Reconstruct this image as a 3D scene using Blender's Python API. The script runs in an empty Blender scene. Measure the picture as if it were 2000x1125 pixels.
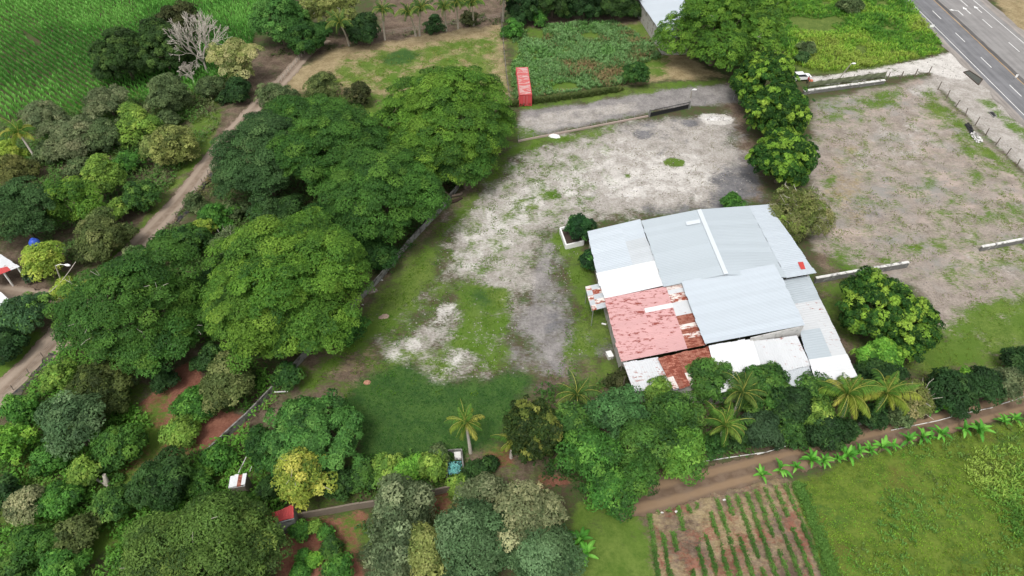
import bpy, bmesh, math, random
import numpy as np
from mathutils import Vector

# ------------------------------------------------------------------ camera, sky, sun, exposure
scene = bpy.context.scene
CAM_H = 72.0
F = 24.0 / 36.0 * 2000.0
cam_data = bpy.data.cameras.new("camera")
cam_data.lens = 24.0; cam_data.sensor_width = 36.0
cam_data.clip_start = 0.5; cam_data.clip_end = 6000.0
cam = bpy.data.objects.new("camera", cam_data)
scene.collection.objects.link(cam)
cam.location = (0, 0, CAM_H); cam.rotation_euler = (math.radians(45), 0, 0)
scene.camera = cam
SUN_EL, SUN_AZ = math.radians(62), math.radians(200)      # azimuth clockwise from +Y
world = bpy.data.worlds.new("World"); scene.world = world; world.use_nodes = True
wn = world.node_tree.nodes; wl = world.node_tree.links
sky = wn.new('ShaderNodeTexSky'); sky.sky_type = 'NISHITA'; sky.sun_disc = False
sky.sun_elevation = SUN_EL; sky.sun_rotation = SUN_AZ
sky.air_density = 1.0; sky.dust_density = 4.0; sky.ozone_density = 1.0; sky.altitude = 100
hs = wn.new('ShaderNodeHueSaturation'); hs.inputs['Saturation'].default_value = 0.16   # overcast white-grey sky
wl.new(sky.outputs[0], hs.inputs['Color'])
wl.new(hs.outputs[0], wn['Background'].inputs['Color'])
wn['Background'].inputs['Strength'].default_value = 0.15
sun_data = bpy.data.lights.new("sun", 'SUN'); sun_data.energy = 1.2
sun_data.angle = math.radians(14); sun_data.color = (1.0, 0.95, 0.88)
sun = bpy.data.objects.new("sun", sun_data); scene.collection.objects.link(sun)
sd = Vector((math.sin(SUN_AZ) * math.cos(SUN_EL), math.cos(SUN_AZ) * math.cos(SUN_EL), math.sin(SUN_EL)))
sun.rotation_euler = sd.to_track_quat('Z', 'Y').to_euler(); sun.location = (0, -40, 120)
vs = scene.view_settings
vs.view_transform = 'Standard'; vs.look = 'None'; vs.gamma = 1.0; vs.exposure = 0.46
vs.use_curve_mapping = False
scene.render.engine = 'CYCLES'
scene.cycles.max_bounces = 6; scene.cycles.diffuse_bounces = 4; scene.cycles.transparent_max_bounces = 8

C = scene.collection
rng = np.random.default_rng(7)
random.seed(7)
SQ = math.sqrt(0.5)

# ------------------------------------------------------------------ helpers
def P(px, py, z=0.0):
    """a point of the survey picture (2000 wide) put at height z of the real place"""
    u = (px - 1000.0) / F; v = -(py - 562.5) / F
    dy = SQ * (1 + v); dz = -SQ * (1 - v)
    t = (z - CAM_H) / dz
    return Vector((u * t, dy * t, z))
def mpp(p):
    return SQ * (p[1] + CAM_H - p[2]) / F
def poly(pts): return np.array([P(*p)[:2] for p in pts])
def lin(r, g, b, k=1.0):
    o = []
    for c in (r, g, b):
        c = c / 255.0
        o.append((c / 12.92 if c <= 0.04045 else ((c + 0.055) / 1.055) ** 2.4) * k)
    return tuple(o)

def tag(o, label=None, cat=None, group=None, kind=None):
    if label: o["label"] = label
    if cat: o["category"] = cat
    if group: o["group"] = group
    if kind: o["kind"] = kind
    return o
def empty(name, loc=(0, 0, 0), rz=0.0):
    o = bpy.data.objects.new(name, None); C.objects.link(o)
    o.location = loc; o.rotation_euler = (0, 0, rz); o.empty_display_size = 0.3
    return o
def link(name, me, mat=None, parent=None, loc=None):
    o = bpy.data.objects.new(name, me); C.objects.link(o)
    if mat is not None and len(me.materials) == 0: me.materials.append(mat)
    if parent is not None: o.parent = parent
    if loc is not None: o.location = loc
    return o
def np_mesh(name, V, Q, col=None, smooth=False, extra=None):
    """mesh from arrays; Q is (n,k) face indices or a list of such arrays"""
    me = bpy.data.meshes.new(name)
    V = np.asarray(V, dtype=np.float32)
    Qs = [np.asarray(Q)]
    Qs = [np.asarray(q, dtype=np.int32) for q in Qs if len(q)]
    me.vertices.add(len(V)); me.vertices.foreach_set('co', V.ravel())
    nl = sum(q.size for q in Qs); nf = sum(len(q) for q in Qs)
    me.loops.add(nl); me.polygons.add(nf)
    me.loops.foreach_set('vertex_index', np.concatenate([q.ravel() for q in Qs]))
    tot = np.concatenate([np.full(len(q), q.shape[1], dtype=np.int32) for q in Qs])
    st = np.concatenate([[0], np.cumsum(tot)[:-1]]).astype(np.int32)
    me.polygons.foreach_set('loop_start', st)
    me.polygons.foreach_set('use_smooth', np.full(nf, bool(smooth)))
    if col is not None:
        a = me.attributes.new('col', 'FLOAT_COLOR', 'POINT')
        c4 = np.ones((len(V), 4), dtype=np.float32); c4[:, :3] = col
        a.data.foreach_set('color', c4.ravel())
    if extra:
        for nm, arr in extra.items():
            a = me.attributes.new(nm, 'FLOAT_COLOR', 'POINT')
            a.data.foreach_set('color', np.asarray(arr, dtype=np.float32).ravel())
    me.update(calc_edges=True); me.validate()
    return me
def tube_arrays(pts, rad, sides=6, cap=True):
    pts = np.asarray(pts, dtype=float); n = len(pts)
    rad = np.broadcast_to(np.asarray(rad, dtype=float), (n,))
    T = np.gradient(pts, axis=0); T /= np.linalg.norm(T, axis=1)[:, None] + 1e-9
    ref = np.array([0, 0, 1.0]) if abs(T[0][2]) < 0.9 else np.array([1.0, 0, 0])
    V = []
    for i in range(n):
        a = np.cross(T[i], ref); a /= np.linalg.norm(a) + 1e-9; b = np.cross(T[i], a)
        th = np.linspace(0, 2 * np.pi, sides, endpoint=False)
        V.append(pts[i] + rad[i] * (np.cos(th)[:, None] * a + np.sin(th)[:, None] * b))
    V = np.concatenate(V)
    Q = [[i * sides + j, i * sides + (j + 1) % sides, (i + 1) * sides + (j + 1) % sides, (i + 1) * sides + j]
         for i in range(n - 1) for j in range(sides)]
    return V, np.array(Q)
class MB:
    """collects boxes and tubes, then builds ONE mesh"""
    def __init__(s): s.V = []; s.Q = []; s.n = 0
    def add(s, V, Q):
        s.V.append(np.asarray(V, float)); s.Q.append(np.asarray(Q) + s.n); s.n += len(V)
    def tube(s, pts, rad, sides=6): s.add(*tube_arrays(pts, rad, sides))
    def prism(s, ring, z0, z1):
        """ring of (x,y), extruded; quads only for four-cornered rings"""
        n = len(ring); V = [(x, y, z0) for x, y in ring] + [(x, y, z1) for x, y in ring]
        Q = [[i, (i + 1) % n, n + (i + 1) % n, n + i] for i in range(n)]
        if n == 4: Q += [[3, 2, 1, 0], [4, 5, 6, 7]]
        s.add(V, Q)
    def box(s, c, h, rz=0.0):
        ca, sa = math.cos(rz), math.sin(rz)
        ring = [(c[0] + ca * x - sa * y, c[1] + sa * x + ca * y) for x, y in ((-h[0], -h[1]), (h[0], -h[1]), (h[0], h[1]), (-h[0], h[1]))]
        s.prism(ring, c[2] - h[2], c[2] + h[2])
    def hexa(s, p8):
        """8 corners: bottom ring of 4 then top ring of 4"""
        s.add(p8, [[3, 2, 1, 0], [4, 5, 6, 7], [0, 1, 5, 4], [1, 2, 6, 5], [2, 3, 7, 6], [3, 0, 4, 7]])
    def quad(s, p4): s.add(p4, [[0, 1, 2, 3]])
    def build(s, name, mat, parent=None, smooth=False, loc=None):
        me = np_mesh(name, np.concatenate(s.V), np.concatenate(s.Q), smooth=smooth)
        return link(name, me, mat, parent, loc)

_vn = {}
def vnoise(x, y, scale, seed=0):
    """smooth value noise 0..1"""
    if seed not in _vn: _vn[seed] = np.random.default_rng(100 + seed).random((256, 256))
    g = _vn[seed]; x = np.asarray(x) / scale; y = np.asarray(y) / scale
    xi = np.floor(x).astype(int); yi = np.floor(y).astype(int); fx = x - xi; fy = y - yi
    fx = fx * fx * (3 - 2 * fx); fy = fy * fy * (3 - 2 * fy)
    a = g[xi % 256, yi % 256]; b = g[(xi + 1) % 256, yi % 256]; c = g[xi % 256, (yi + 1) % 256]; d = g[(xi + 1) % 256, (yi + 1) % 256]
    return (a * (1 - fx) + b * fx) * (1 - fy) + (c * (1 - fx) + d * fx) * fy
def sdist(X, Y, pl):
    """signed distance (inside +) of points to a polygon"""
    n = len(pl); d = np.full(X.shape, 1e9); ins = np.zeros(X.shape, bool)
    for i in range(n):
        ax, ay = pl[i]; bx, by = pl[(i + 1) % n]; ex, ey = bx - ax, by - ay
        t = np.clip(((X - ax) * ex + (Y - ay) * ey) / (ex * ex + ey * ey + 1e-9), 0, 1)
        d = np.minimum(d, (X - ax - t * ex) ** 2 + (Y - ay - t * ey) ** 2)
        cond = ((ay > Y) != (by > Y)) & (X < (bx - ax) * (Y - ay) / (by - ay + 1e-12) + ax)
        ins ^= cond
    d = np.sqrt(d)
    return np.where(ins, d, -d)
def scatter(pl, dens, r):
    lo = pl.min(0); hi = pl.max(0); n = int((hi[0] - lo[0]) * (hi[1] - lo[1]) * dens)
    X = r.uniform(lo[0], hi[0], n); Y = r.uniform(lo[1], hi[1], n)
    k = sdist(X, Y, pl) > 0
    return X[k], Y[k]

# ------------------------------------------------------------------ materials
MATS = {}
def new_mat(name):
    m = bpy.data.materials.new(name); m.use_nodes = True
    nt = m.node_tree; b = nt.nodes['Principled BSDF']; MATS[name] = m
    return m, nt, b
def mixc(nt, fac, a, b, mode='MIX'):
    n = nt.nodes.new('ShaderNodeMix'); n.data_type = 'RGBA'; n.blend_type = mode
    for sock, v in ((n.inputs[0], fac), (n.inputs[6], a), (n.inputs[7], b)):
        if hasattr(v, 'links') or isinstance(v, bpy.types.NodeSocket): nt.links.new(v, sock)
        elif isinstance(v, (tuple, list)): sock.default_value = (*v[:3], 1.0)
        else: sock.default_value = v
    return n.outputs[2]
def math_n(nt, op, a, b=None, clamp=False):
    n = nt.nodes.new('ShaderNodeMath'); n.operation = op; n.use_clamp = clamp
    for i, v in enumerate((a, b)):
        if v is None: continue
        if isinstance(v, bpy.types.NodeSocket): nt.links.new(v, n.inputs[i])
        else: n.inputs[i].default_value = v
    return n.outputs[0]
def noise_n(nt, vec, scale, detail=4.0, rough=0.6, dist=0.0):
    n = nt.nodes.new('ShaderNodeTexNoise'); n.inputs['Scale'].default_value = scale
    n.inputs['Detail'].default_value = detail; n.inputs['Roughness'].default_value = rough
    n.inputs['Distortion'].default_value = dist
    if vec is not None: nt.links.new(vec, n.inputs['Vector'])
    return n.outputs['Fac']
def ramp_n(nt, fac, lo, hi, a=0.0, b=1.0):
    n = nt.nodes.new('ShaderNodeMapRange'); n.interpolation_type = 'SMOOTHSTEP'
    nt.links.new(fac, n.inputs[0])
    for i, v in zip((1, 2, 3, 4), (lo, hi, a, b)): n.inputs[i].default_value = v
    return n.outputs[0]
def obj_vec(nt): return nt.nodes.new('ShaderNodeTexCoord').outputs['Object']
def geo_pos(nt): return nt.nodes.new('ShaderNodeNewGeometry').outputs['Position']
def bump(nt, bsdf, h, strength=0.4, dist=0.05):
    n = nt.nodes.new('ShaderNodeBump'); n.inputs['Strength'].default_value = strength; n.inputs['Distance'].default_value = dist
    nt.links.new(h, n.inputs['Height']); nt.links.new(n.outputs[0], bsdf.inputs['Normal'])
def rnd(nt): return nt.nodes.new('ShaderNodeObjectInfo').outputs['Random']

def plain(name, col, rough=0.7, var=0.25, scale=3.0, metal=0.0, dirt=None, dirt_amt=0.5, dirt_scale=1.2, world_sp=False):
    m, nt, b = new_mat(name)
    v = geo_pos(nt) if world_sp else obj_vec(nt)
    f = noise_n(nt, v, scale, 5)
    lo = tuple(c * (1 - var) for c in col); hi = tuple(min(1, c * (1 + var)) for c in col)
    c = mixc(nt, f, lo, hi)
    if dirt is not None:
        d = ramp_n(nt, noise_n(nt, v, dirt_scale, 6, 0.7), 0.62 - dirt_amt * 0.25, 0.78 - dirt_amt * 0.2)
        c = mixc(nt, d, c, dirt)
    nt.links.new(c, b.inputs['Base Color']); b.inputs['Roughness'].default_value = rough
    b.inputs['Metallic'].default_value = metal; b.inputs['Specular IOR Level'].default_value = 0.3
    return m

# foliage: colour of each leaf is stored on the leaf
def foliage_mat(name, transl=0.38):
    m, nt, b = new_mat(name)
    a = nt.nodes.new('ShaderNodeAttribute'); a.attribute_name = 'col'
    nt.links.new(a.outputs['Color'], b.inputs['Base Color'])
    b.inputs['Roughness'].default_value = 0.62; b.inputs['Specular IOR Level'].default_value = 0.18
    tr = nt.nodes.new('ShaderNodeBsdfTranslucent'); nt.links.new(a.outputs['Color'], tr.inputs['Color'])
    mx = nt.nodes.new('ShaderNodeMixShader'); mx.inputs[0].default_value = transl
    nt.links.new(b.outputs[0], mx.inputs[1]); nt.links.new(tr.outputs[0], mx.inputs[2])
    nt.links.new(mx.outputs[0], nt.nodes['Material Output'].inputs['Surface'])
    return m
M_LEAF = foliage_mat('leaf')
M_GRASS = foliage_mat('grass_blade', 0.3)
M_BARK = plain('bark', (0.16, 0.125, 0.095), 0.9, 0.4, 4)
M_PALEBARK = plain('pale_bark', (0.48, 0.44, 0.38), 0.85, 0.3, 5)
M_CONC = plain('concrete', (0.24, 0.235, 0.22), 0.9, 0.3, 2, dirt=(0.07, 0.065, 0.055), dirt_amt=0.7, dirt_scale=0.9)
M_CONCW = plain('white_capping', (0.66, 0.65, 0.62), 0.85, 0.15, 2, dirt=(0.13, 0.125, 0.12), dirt_amt=0.6, dirt_scale=1.4)
M_DARKWALL = plain('dark_stained_block', (0.15, 0.148, 0.14), 0.95, 0.3, 3, dirt=(0.40, 0.40, 0.39), dirt_amt=0.3)
M_WHITE = plain('white_paint', (0.80, 0.80, 0.79), 0.55, 0.05, 2)
M_BLACK = plain('black_metal', (0.02, 0.02, 0.022), 0.6, 0.3, 6)
M_STEEL = plain('galvanised_steel', (0.45, 0.46, 0.47), 0.45, 0.15, 4, metal=0.5)
M_WOODPOST = plain('grey_wood', (0.16, 0.135, 0.11), 0.9, 0.35, 6)
M_WIRE = plain('fence_wire', (0.28, 0.27, 0.26), 0.6, 0.1, 4)
M_TARP = plain('olive_cloth', (0.15, 0.17, 0.10), 0.85, 0.35, 2)
M_SOIL = plain('dark_soil', (0.06, 0.045, 0.035), 0.95, 0.4, 6)

# sheet metal
def sheet_mat(name, col, rust=0.0, rough=0.5, tint=0.08, rustcol=(0.23, 0.055, 0.03), stain=0.12, rscale=0.6):
    m, nt, b = new_mat(name)
    v = geo_pos(nt)
    f = noise_n(nt, v, 0.35, 4)
    c = mixc(nt, f, tuple(x * (1 - stain) for x in col), tuple(min(0.92, x * (1 + stain * 0.6)) for x in col))
    r = rnd(nt)
    lo = mixc(nt, r, tuple(x * (1 - tint) for x in col), tuple(min(0.92, x * (1 + tint)) for x in col))
    c = mixc(nt, 0.55, c, lo)
    fine = noise_n(nt, v, 6.0, 5, 0.7)
    c = mixc(nt, ramp_n(nt, fine, 0.60, 0.85, 0.0, 0.25), c, tuple(x * 0.55 for x in col))
    if rust > 0:
        sc = nt.nodes.new('ShaderNodeMapping'); sc.inputs['Scale'].default_value = (0.55, 1.3, 1.0)
        nt.links.new(v, sc.inputs['Vector'])
        n1 = noise_n(nt, sc.outputs[0], rscale * 3, 7, 0.72, 0.4)
        sh = math_n(nt, 'ADD', n1, math_n(nt, 'MULTIPLY', r, 0.10))
        k = ramp_n(nt, sh, 0.74 - rust * 0.36, 0.84 - rust * 0.34)
        rc = mixc(nt, noise_n(nt, v, 5, 5), tuple(x * 0.45 for x in rustcol), tuple(min(1, x * 1.9) for x in rustcol))
        c = mixc(nt, k, c, rc)
    nt.links.new(c, b.inputs['Base Color'])
    b.inputs['Roughness'].default_value = rough; b.inputs['Specular IOR Level'].default_value = 0.3
    return m
M_GREY = sheet_mat('grey_sheet', (0.415, 0.465, 0.50), 0.0, 0.42, 0.06, stain=0.07)
M_LGREY = sheet_mat('light_grey_sheet', (0.465, 0.515, 0.56), 0.0, 0.42, 0.06, stain=0.07)
M_WSHEET = sheet_mat('white_sheet', (0.68, 0.69, 0.70), 0.0, 0.5, 0.07, stain=0.08)
M_WSTAIN = sheet_mat('stained_white_sheet', (0.55, 0.565, 0.58), 0.30, 0.55, 0.05, stain=0.10)
M_OLDZINC = sheet_mat('old_zinc_sheet', (0.46, 0.49, 0.515), 0.10, 0.45, 0.10, stain=0.18)
M_PINK = sheet_mat('faded_red_sheet', (0.56, 0.325, 0.32), 0.46, 0.6, 0.08, rustcol=(0.20, 0.045, 0.035), stain=0.2)
M_RUSTW = sheet_mat('half_rusted_sheet', (0.70, 0.64, 0.60), 0.62, 0.7, 0.15, stain=0.15)
M_RUST = sheet_mat('rusted_sheet', (0.36, 0.15, 0.105), 0.72, 0.85, 0.40, stain=0.3, rustcol=(0.16, 0.042, 0.026), rscale=0.9)
M_RED = sheet_mat('red_paint_sheet', (0.46, 0.06, 0.06), 0.25, 0.6, 0.1, stain=0.25, rustcol=(0.10, 0.035, 0.03))
M_REDBOX = sheet_mat('container_red', (0.55, 0.075, 0.08), 0.0, 0.6, 0.02, stain=0.25)

# ------------------------------------------------------------------ ground: one sheet, soil and grass zones as masks
LAY = ['grass', 'lush', 'sand', 'gravel', 'red', 'litter', 'dry', 'pink', 'olive', 'tall', 'asph', 'white']
gx = np.concatenate([[-3000, -1200, -500, -260], np.arange(-135, 140.1, 0.65), [260, 500, 1200, 3000]])
gy = np.concatenate([[-3000, -900, -250, -60], np.arange(22, 186.1, 0.65), [260, 500, 1200, 3000]])
GX, GY = np.meshgrid(gx, gy, indexing='ij')
gX = GX.ravel(); gY = GY.ravel()
masks = {k: np.zeros(gX.shape) for k in LAY}
def paint(layer, pts, val=1.0, feather=2.5):
    pl = poly(pts); lo = pl.min(0) - feather; hi = pl.max(0) + feather
    k = (gX > lo[0]) & (gX < hi[0]) & (gY > lo[1]) & (gY < hi[1])
    s = np.clip(0.5 + sdist(gX[k], gY[k], pl) / feather, 0, 1) * abs(val)
    if val < 0: masks[layer][k] *= 1 - s
    else: masks[layer][k] = np.maximum(masks[layer][k], s)
def strip(layer, pts, w, val=1.0, feather=1.5):
    """a band of half-width w metres along a line"""
    pl = poly(pts); d = np.full(gX.shape, 1e9)
    for (ax, ay), (bx, by) in zip(pl[:-1], pl[1:]):
        ex, ey = bx - ax, by - ay
        t = np.clip(((gX - ax) * ex + (gY - ay) * ey) / (ex * ex + ey * ey), 0, 1)
        d = np.minimum(d, np.hypot(gX - ax - t * ex, gY - ay - t * ey))
    s = np.clip(0.5 + (w - d) / feather, 0, 1) * abs(val)
    if val < 0: masks[layer][:] *= 1 - s
    else: masks[layer][:] = np.maximum(masks[layer], s)
def spot(layer, px, py, r, val=1.0, feather=1.0, asp=1.0):
    c = P(px, py); d = np.hypot((gX - c.x) / asp, gY - c.y)
    s = np.clip(0.5 + (r - d) / feather, 0, 1) * val
    masks[layer][:] = np.maximum(masks[layer], s)

# leaf litter and bare brown earth
paint('litter', [(960, 300), (1000, 330), (900, 420), (790, 520), (730, 600), (640, 730), (560, 830), (440, 900), (400, 860), (680, 590), (880, 380)], 0.62, 4)
paint('litter', [(1390, 165), (1440, 160), (1480, 280), (1500, 400), (1440, 390), (1430, 260)], 0.75, 5)
paint('litter', [(1580, 470), (1640, 480), (1650, 560), (1700, 740), (1680, 780), (1590, 560)], 0.6, 4)
paint('litter', [(1780, 720), (2000, 640), (2000, 770), (1800, 830), (1560, 880), (1300, 930), (1050, 930), (1000, 860), (1050, 760), (1230, 740), (1680, 740)], 0.62, 4)
paint('litter', [(1000, 700), (1150, 690), (1200, 740), (1040, 790)], 0.6, 4)
paint('litter', [(0, 250), (420, 200), (480, 260), (300, 480), (180, 560), (0, 600), (-60, 500)], 0.55, 5)
paint('litter', [(480, 100), (700, 60), (1000, 0), (980, 60), (600, 120), (560, 170), (480, 210)], 0.7, 4)
paint('litter', [(720, -30), (990, -30), (980, 40), (800, 70), (740, 60)], 0.75, 3)
paint('litter', [(1000, 30), (1260, 30), (1310, 80), (1290, 110), (1230, 70), (1000, 50)], 0.7, 3)
paint('litter', [(0, 780), (200, 700), (420, 600), (450, 760), (300, 900), (0, 1000)], 0.5, 6)
paint('litter', [(880, 870), (1060, 860), (1060, 960), (900, 950)], 0.6, 3)
strip('litter', [(470, 210), (250, 500), (90, 660), (-60, 760)], 5.5, 0.6, 4)
# dry grass field behind the spreading trees
paint('dry', [(560, 150), (640, 95), (980, 45), (1000, 200), (800, 190), (560, 180)], 0.85, 4)
paint('dry', [(985, 60), (1290, 40), (1330, 150), (1240, 170), (1000, 200)], 0.42, 5)
paint('dry', [(1210, 110), (1330, 100), (1420, 150), (1240, 165)], 0.85, 4)
paint('dry', [(1530, 20), (1580, 30), (1590, 65), (1540, 65)], 0.8, 3)
paint('dry', [(1700, -10), (1760, -10), (1755, 35), (1710, 30)], 0.7, 3)
paint('dry', [(1930, -20), (2040, -20), (2040, 100), (1960, 40)], 0.75, 3)
# right lot: pinkish worn dirt
paint('pink', [(1588, 200), (1700, 175), (1815, 150), (1850, 195), (2060, 400), (2060, 600), (1950, 700), (1850, 650), (1780, 560), (1590, 490), (1580, 330)], 0.95, 4)
paint('litter', [(1590, 380), (1640, 370), (1640, 480), (1590, 480)], 0.5, 4)
# grey gravel
paint('gravel', [(1010, 215), (1140, 200), (1300, 172), (1440, 160), (1440, 200), (1260, 222), (1015, 272)], 0.82, 3)
paint('gravel', [(1000, 560), (1060, 470), (1105, 470), (1108, 590), (1140, 640), (1190, 680), (1100, 740), (1010, 730), (990, 680)], 0.72, 11)
paint('gravel', [(1190, 235), (1440, 215), (1490, 390), (1300, 420), (1220, 420)], 0.55, 5)
paint('asph', [(1380, 330), (1490, 290), (1500, 400), (1380, 410)], 0.66, 5)
paint('asph', [(1230, 235), (1330, 225), (1340, 290), (1240, 270)], 0.42, 4)
paint('asph', [(1050, 590), (1110, 560), (1120, 640), (1060, 680)], 0.50, 3)
paint('asph', [(1240, 400), (1400, 390), (1400, 420), (1260, 425)], 0.5, 3)
paint('asph', [(1130, 645), (1190, 640), (1200, 690), (1150, 690)], 0.5, 3)
# pale sand of the yard
paint('sand', [(1010, 300), (1100, 265), (1250, 240), (1420, 228), (1460, 330), (1400, 400), (1150, 430), (1080, 455), (1030, 560), (960, 640), (940, 560), (860, 530), (880, 450), (950, 360)], 0.86, 10)
paint('sand', [(1015, 225), (1250, 195), (1250, 215), (1015, 268)], 0.62, 2)
paint('sand', [(700, 650), (790, 640), (960, 560), (1000, 640), (960, 740), (860, 750), (740, 720)], 0.60, 6)
paint('white', [(770, 660), (830, 650), (825, 700), (755, 715)], 0.62, 3)
paint('white', [(860, 680), (925, 670), (920, 715), (840, 745)], 0.62, 3)
paint('white', [(850, 600), (890, 575), (905, 610), (830, 640)], 0.60, 3)
paint('white', [(1100, 300), (1230, 270), (1340, 300), (1400, 350), (1300, 390), (1120, 400), (1030, 380)], 0.45, 6)
paint('white', [(880, 460), (960, 450), (930, 520), (870, 530)], 0.42, 3)
paint('white', [(960, 380), (1080, 330), (1120, 380), (1010, 470), (930, 540), (880, 530), (900, 450)], 0.56, 8)
paint('white', [(1120, 330), (1350, 290), (1420, 340), (1360, 385), (1180, 400)], 0.60, 9)
paint('sand', [(700, 620), (780, 560), (900, 500), (900, 560), (800, 640), (720, 660)], 0.44, 6)
strip('gravel', [(1080, 470), (1045, 560), (1040, 640), (1090, 720)], 1.2, 0.75, 2)
strip('asph', [(1330, 260), (1290, 300), (1180, 360), (1090, 440)], 0.5, 0.45, 1.5)
strip('asph', [(1350, 268), (1310, 310), (1200, 372), (1110, 450)], 0.5, 0.45, 1.5)
strip('litter', [(1700, 290), (1760, 250), (1850, 230)], 0.7, 0.55, 2.0)
strip('litter', [(1690, 320), (1740, 300), (1760, 260)], 0.5, 0.55, 1.5)
spot('litter', 1300, 245, 1.3, 0.6, 1.0, 1.5); spot('asph', 1345, 240, 1.5, 0.7, 1.0, 1.4); spot('asph', 1255, 262, 2.0, 0.7, 1.2)
spot('white', 1400, 232, 2.2, 0.9, 1.2, 1.6)
spot('white', 1230, 377, 1.2, 0.85, 0.6, 2.2)
# driveway to the highway
paint('grass', [(1600, 220), (1830, 200), (2060, 420), (2060, 600), (1880, 600), (1640, 480)], 0.30, 8)
paint('grass', [(1880, 400), (2060, 390), (2060, 560), (1850, 560), (1780, 500)], 0.43, 8)
paint('dry', [(1590, 300), (1700, 260), (1720, 460), (1600, 500)], 0.40, 8)
paint('grass', [(1010, 290), (1200, 250), (1200, 440), (1040, 560), (900, 560), (880, 450)], 0.36, 7)
paint('white', [(1570, 150), (1680, 137), (1830, 108), (1862, 100), (1905, 140), (1880, 160), (1815, 142), (1720, 152), (1600, 168)], 0.72, 1.6)
paint('sand', [(1840, 105), (1880, 95), (2060, 270), (2060, 390), (1900, 240), (1815, 148)], 0.9, 2)
paint('gravel', [(1870, 170), (1910, 170), (2000, 270), (2000, 300), (1900, 215)], 0.6, 2)
paint('sand', [(1760, 170), (1820, 155), (1840, 180), (1790, 190)], 0.7, 2)
# grass
paint('grass', [(985, 300), (1000, 330), (930, 400), (880, 450), (865, 525), (800, 640), (690, 710), (590, 790), (560, 770), (690, 620), (760, 540), (860, 440)], 0.82, 6)
paint('grass', [(880, 560), (930, 545), (995, 560), (1005, 640), (950, 700), (860, 680), (900, 620)], 0.78, 3)
paint('grass', [(690, 600), (880, 520), (960, 560), (860, 600), (760, 650), (690, 690)], 0.58, 8)
paint('grass', [(650, 680), (1000, 640), (1060, 740), (900, 760), (700, 760)], 0.46, 5)
paint('grass', [(1060, 450), (1090, 450), (1140, 480), (1165, 560), (1200, 640), (1190, 690), (1100, 700), (1125, 600), (1100, 520)], 0.74, 3)
paint('grass', [(1110, 690), (1230, 690), (1250, 750), (1080, 790)], 0.5, 4)
paint('grass', [(1000, 240), (1100, 262), (1200, 240), (1210, 262), (1010, 300), (960, 330)], 0.6, 2.5)
paint('grass', [(1000, 380), (1090, 360), (1080, 400), (1010, 440), (960, 440)], 0.42, 3)
paint('grass', [(600, 160), (700, 105), (980, 60), (990, 200), (880, 190), (650, 175)], 0.62, 6)
paint('grass', [(985, 55), (1290, 40), (1310, 150), (1000, 195)], 0.66, 4)
paint('grass', [(1240, 165), (1420, 150), (1420, 165), (1010, 220), (1000, 205)], 0.55, 2)
paint('grass', [(1590, 200), (1740, 165), (1740, 215), (1620, 250), (1590, 330)], 0.5, 5)
paint('grass', [(1815, 160), (1850, 195), (2060, 400), (2060, 440), (1960, 340), (1830, 240), (1790, 220)], 0.62, 4)
paint('grass', [(1640, 500), (1750, 480), (1960, 410), (1970, 425), (1800, 490), (1680, 540)], 0.45, 7)
paint('grass', [(1595, 330), (1640, 340), (1660, 470), (1800, 480), (1620, 530), (1600, 480)], 0.48, 5)
paint('grass', [(1590, 550), (1660, 540), (1680, 700), (1600, 620)], 0.66, 4)
paint('grass', [(1770, 690), (1850, 640), (1880, 590), (2060, 560), (2060, 690), (1850, 740), (1790, 740)], 0.8, 5)
paint('grass', [(1800, 400), (2060, 380), (2060, 480), (1880, 470)], 0.45, 6)
paint('grass', [(1850, 500), (2060, 490), (2060, 600), (1900, 590)], 0.40, 6)
paint('grass', [(380, 220), (440, 210), (420, 290), (330, 390), (270, 470), (180, 560), (150, 560), (300, 400)], 0.7, 2.5)
paint('grass', [(0, 680), (70, 640), (90, 650), (0, 760), (-60, 790), (-60, 720)], 0.8, 2)
paint('grass', [(80, 540), (120, 520), (150, 545), (120, 575), (85, 560)], 0.7, 2)
paint('grass', [(100, 210), (420, 130), (450, 190), (330, 300), (0, 330), (-80, 300)], 0.5, 6)
paint('grass', [(0, 820), (260, 700), (400, 900), (540, 870), (560, 960), (300, 1125), (0, 1160), (-60, 1000)], 0.62, 6)
paint('grass', [(1110, 980), (1260, 960), (1290, 1170), (1120, 1170)], 0.85, 3)
paint('grass', [(1900, 195), (2060, 330), (2060, 300), (1990, 235), (1930, 190)], 0.55, 2)
paint('grass', [(560, 880), (1000, 860), (1060, 960), (700, 1125), (560, 1125)], 0.4, 6)
strip('grass', [(1660, 530), (1760, 500), (1850, 455), (1960, 415)], 1.4, 0.56, 3.5)
spot('grass', 1318, 317, 1.5, 1.0, 0.8, 1.3); spot('grass', 1227, 344, 0.7, 0.8, 0.5); spot('grass', 1070, 383, 1.6, 0.72, 1.2, 1.3)
spot('grass', 1040, 405, 1.2, 0.7, 1.0); spot('litter', 1260, 270, 1.7, 0.7, 1.0); spot('litter', 1190, 300, 1.2, 0.5, 1.0)
# deep green lawn
paint('lush', [(690, 745), (740, 725), (800, 705), (850, 750), (940, 742), (1000, 720), (1045, 740), (1010, 800), (960, 870), (900, 895), (700, 900), (690, 840), (650, 800)], 0.92, 3.5)
paint('lush', [(740, 110), (790, 92), (830, 105), (800, 125), (750, 128)], 0.8, 2.5)
paint('lush', [(895, 560), (960, 545), (985, 600), (930, 620)], 0.50, 4)
paint('lush', [(1110, 480), (1150, 520), (1165, 570), (1190, 620), (1150, 630), (1120, 540)], 0.4, 3)
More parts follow.
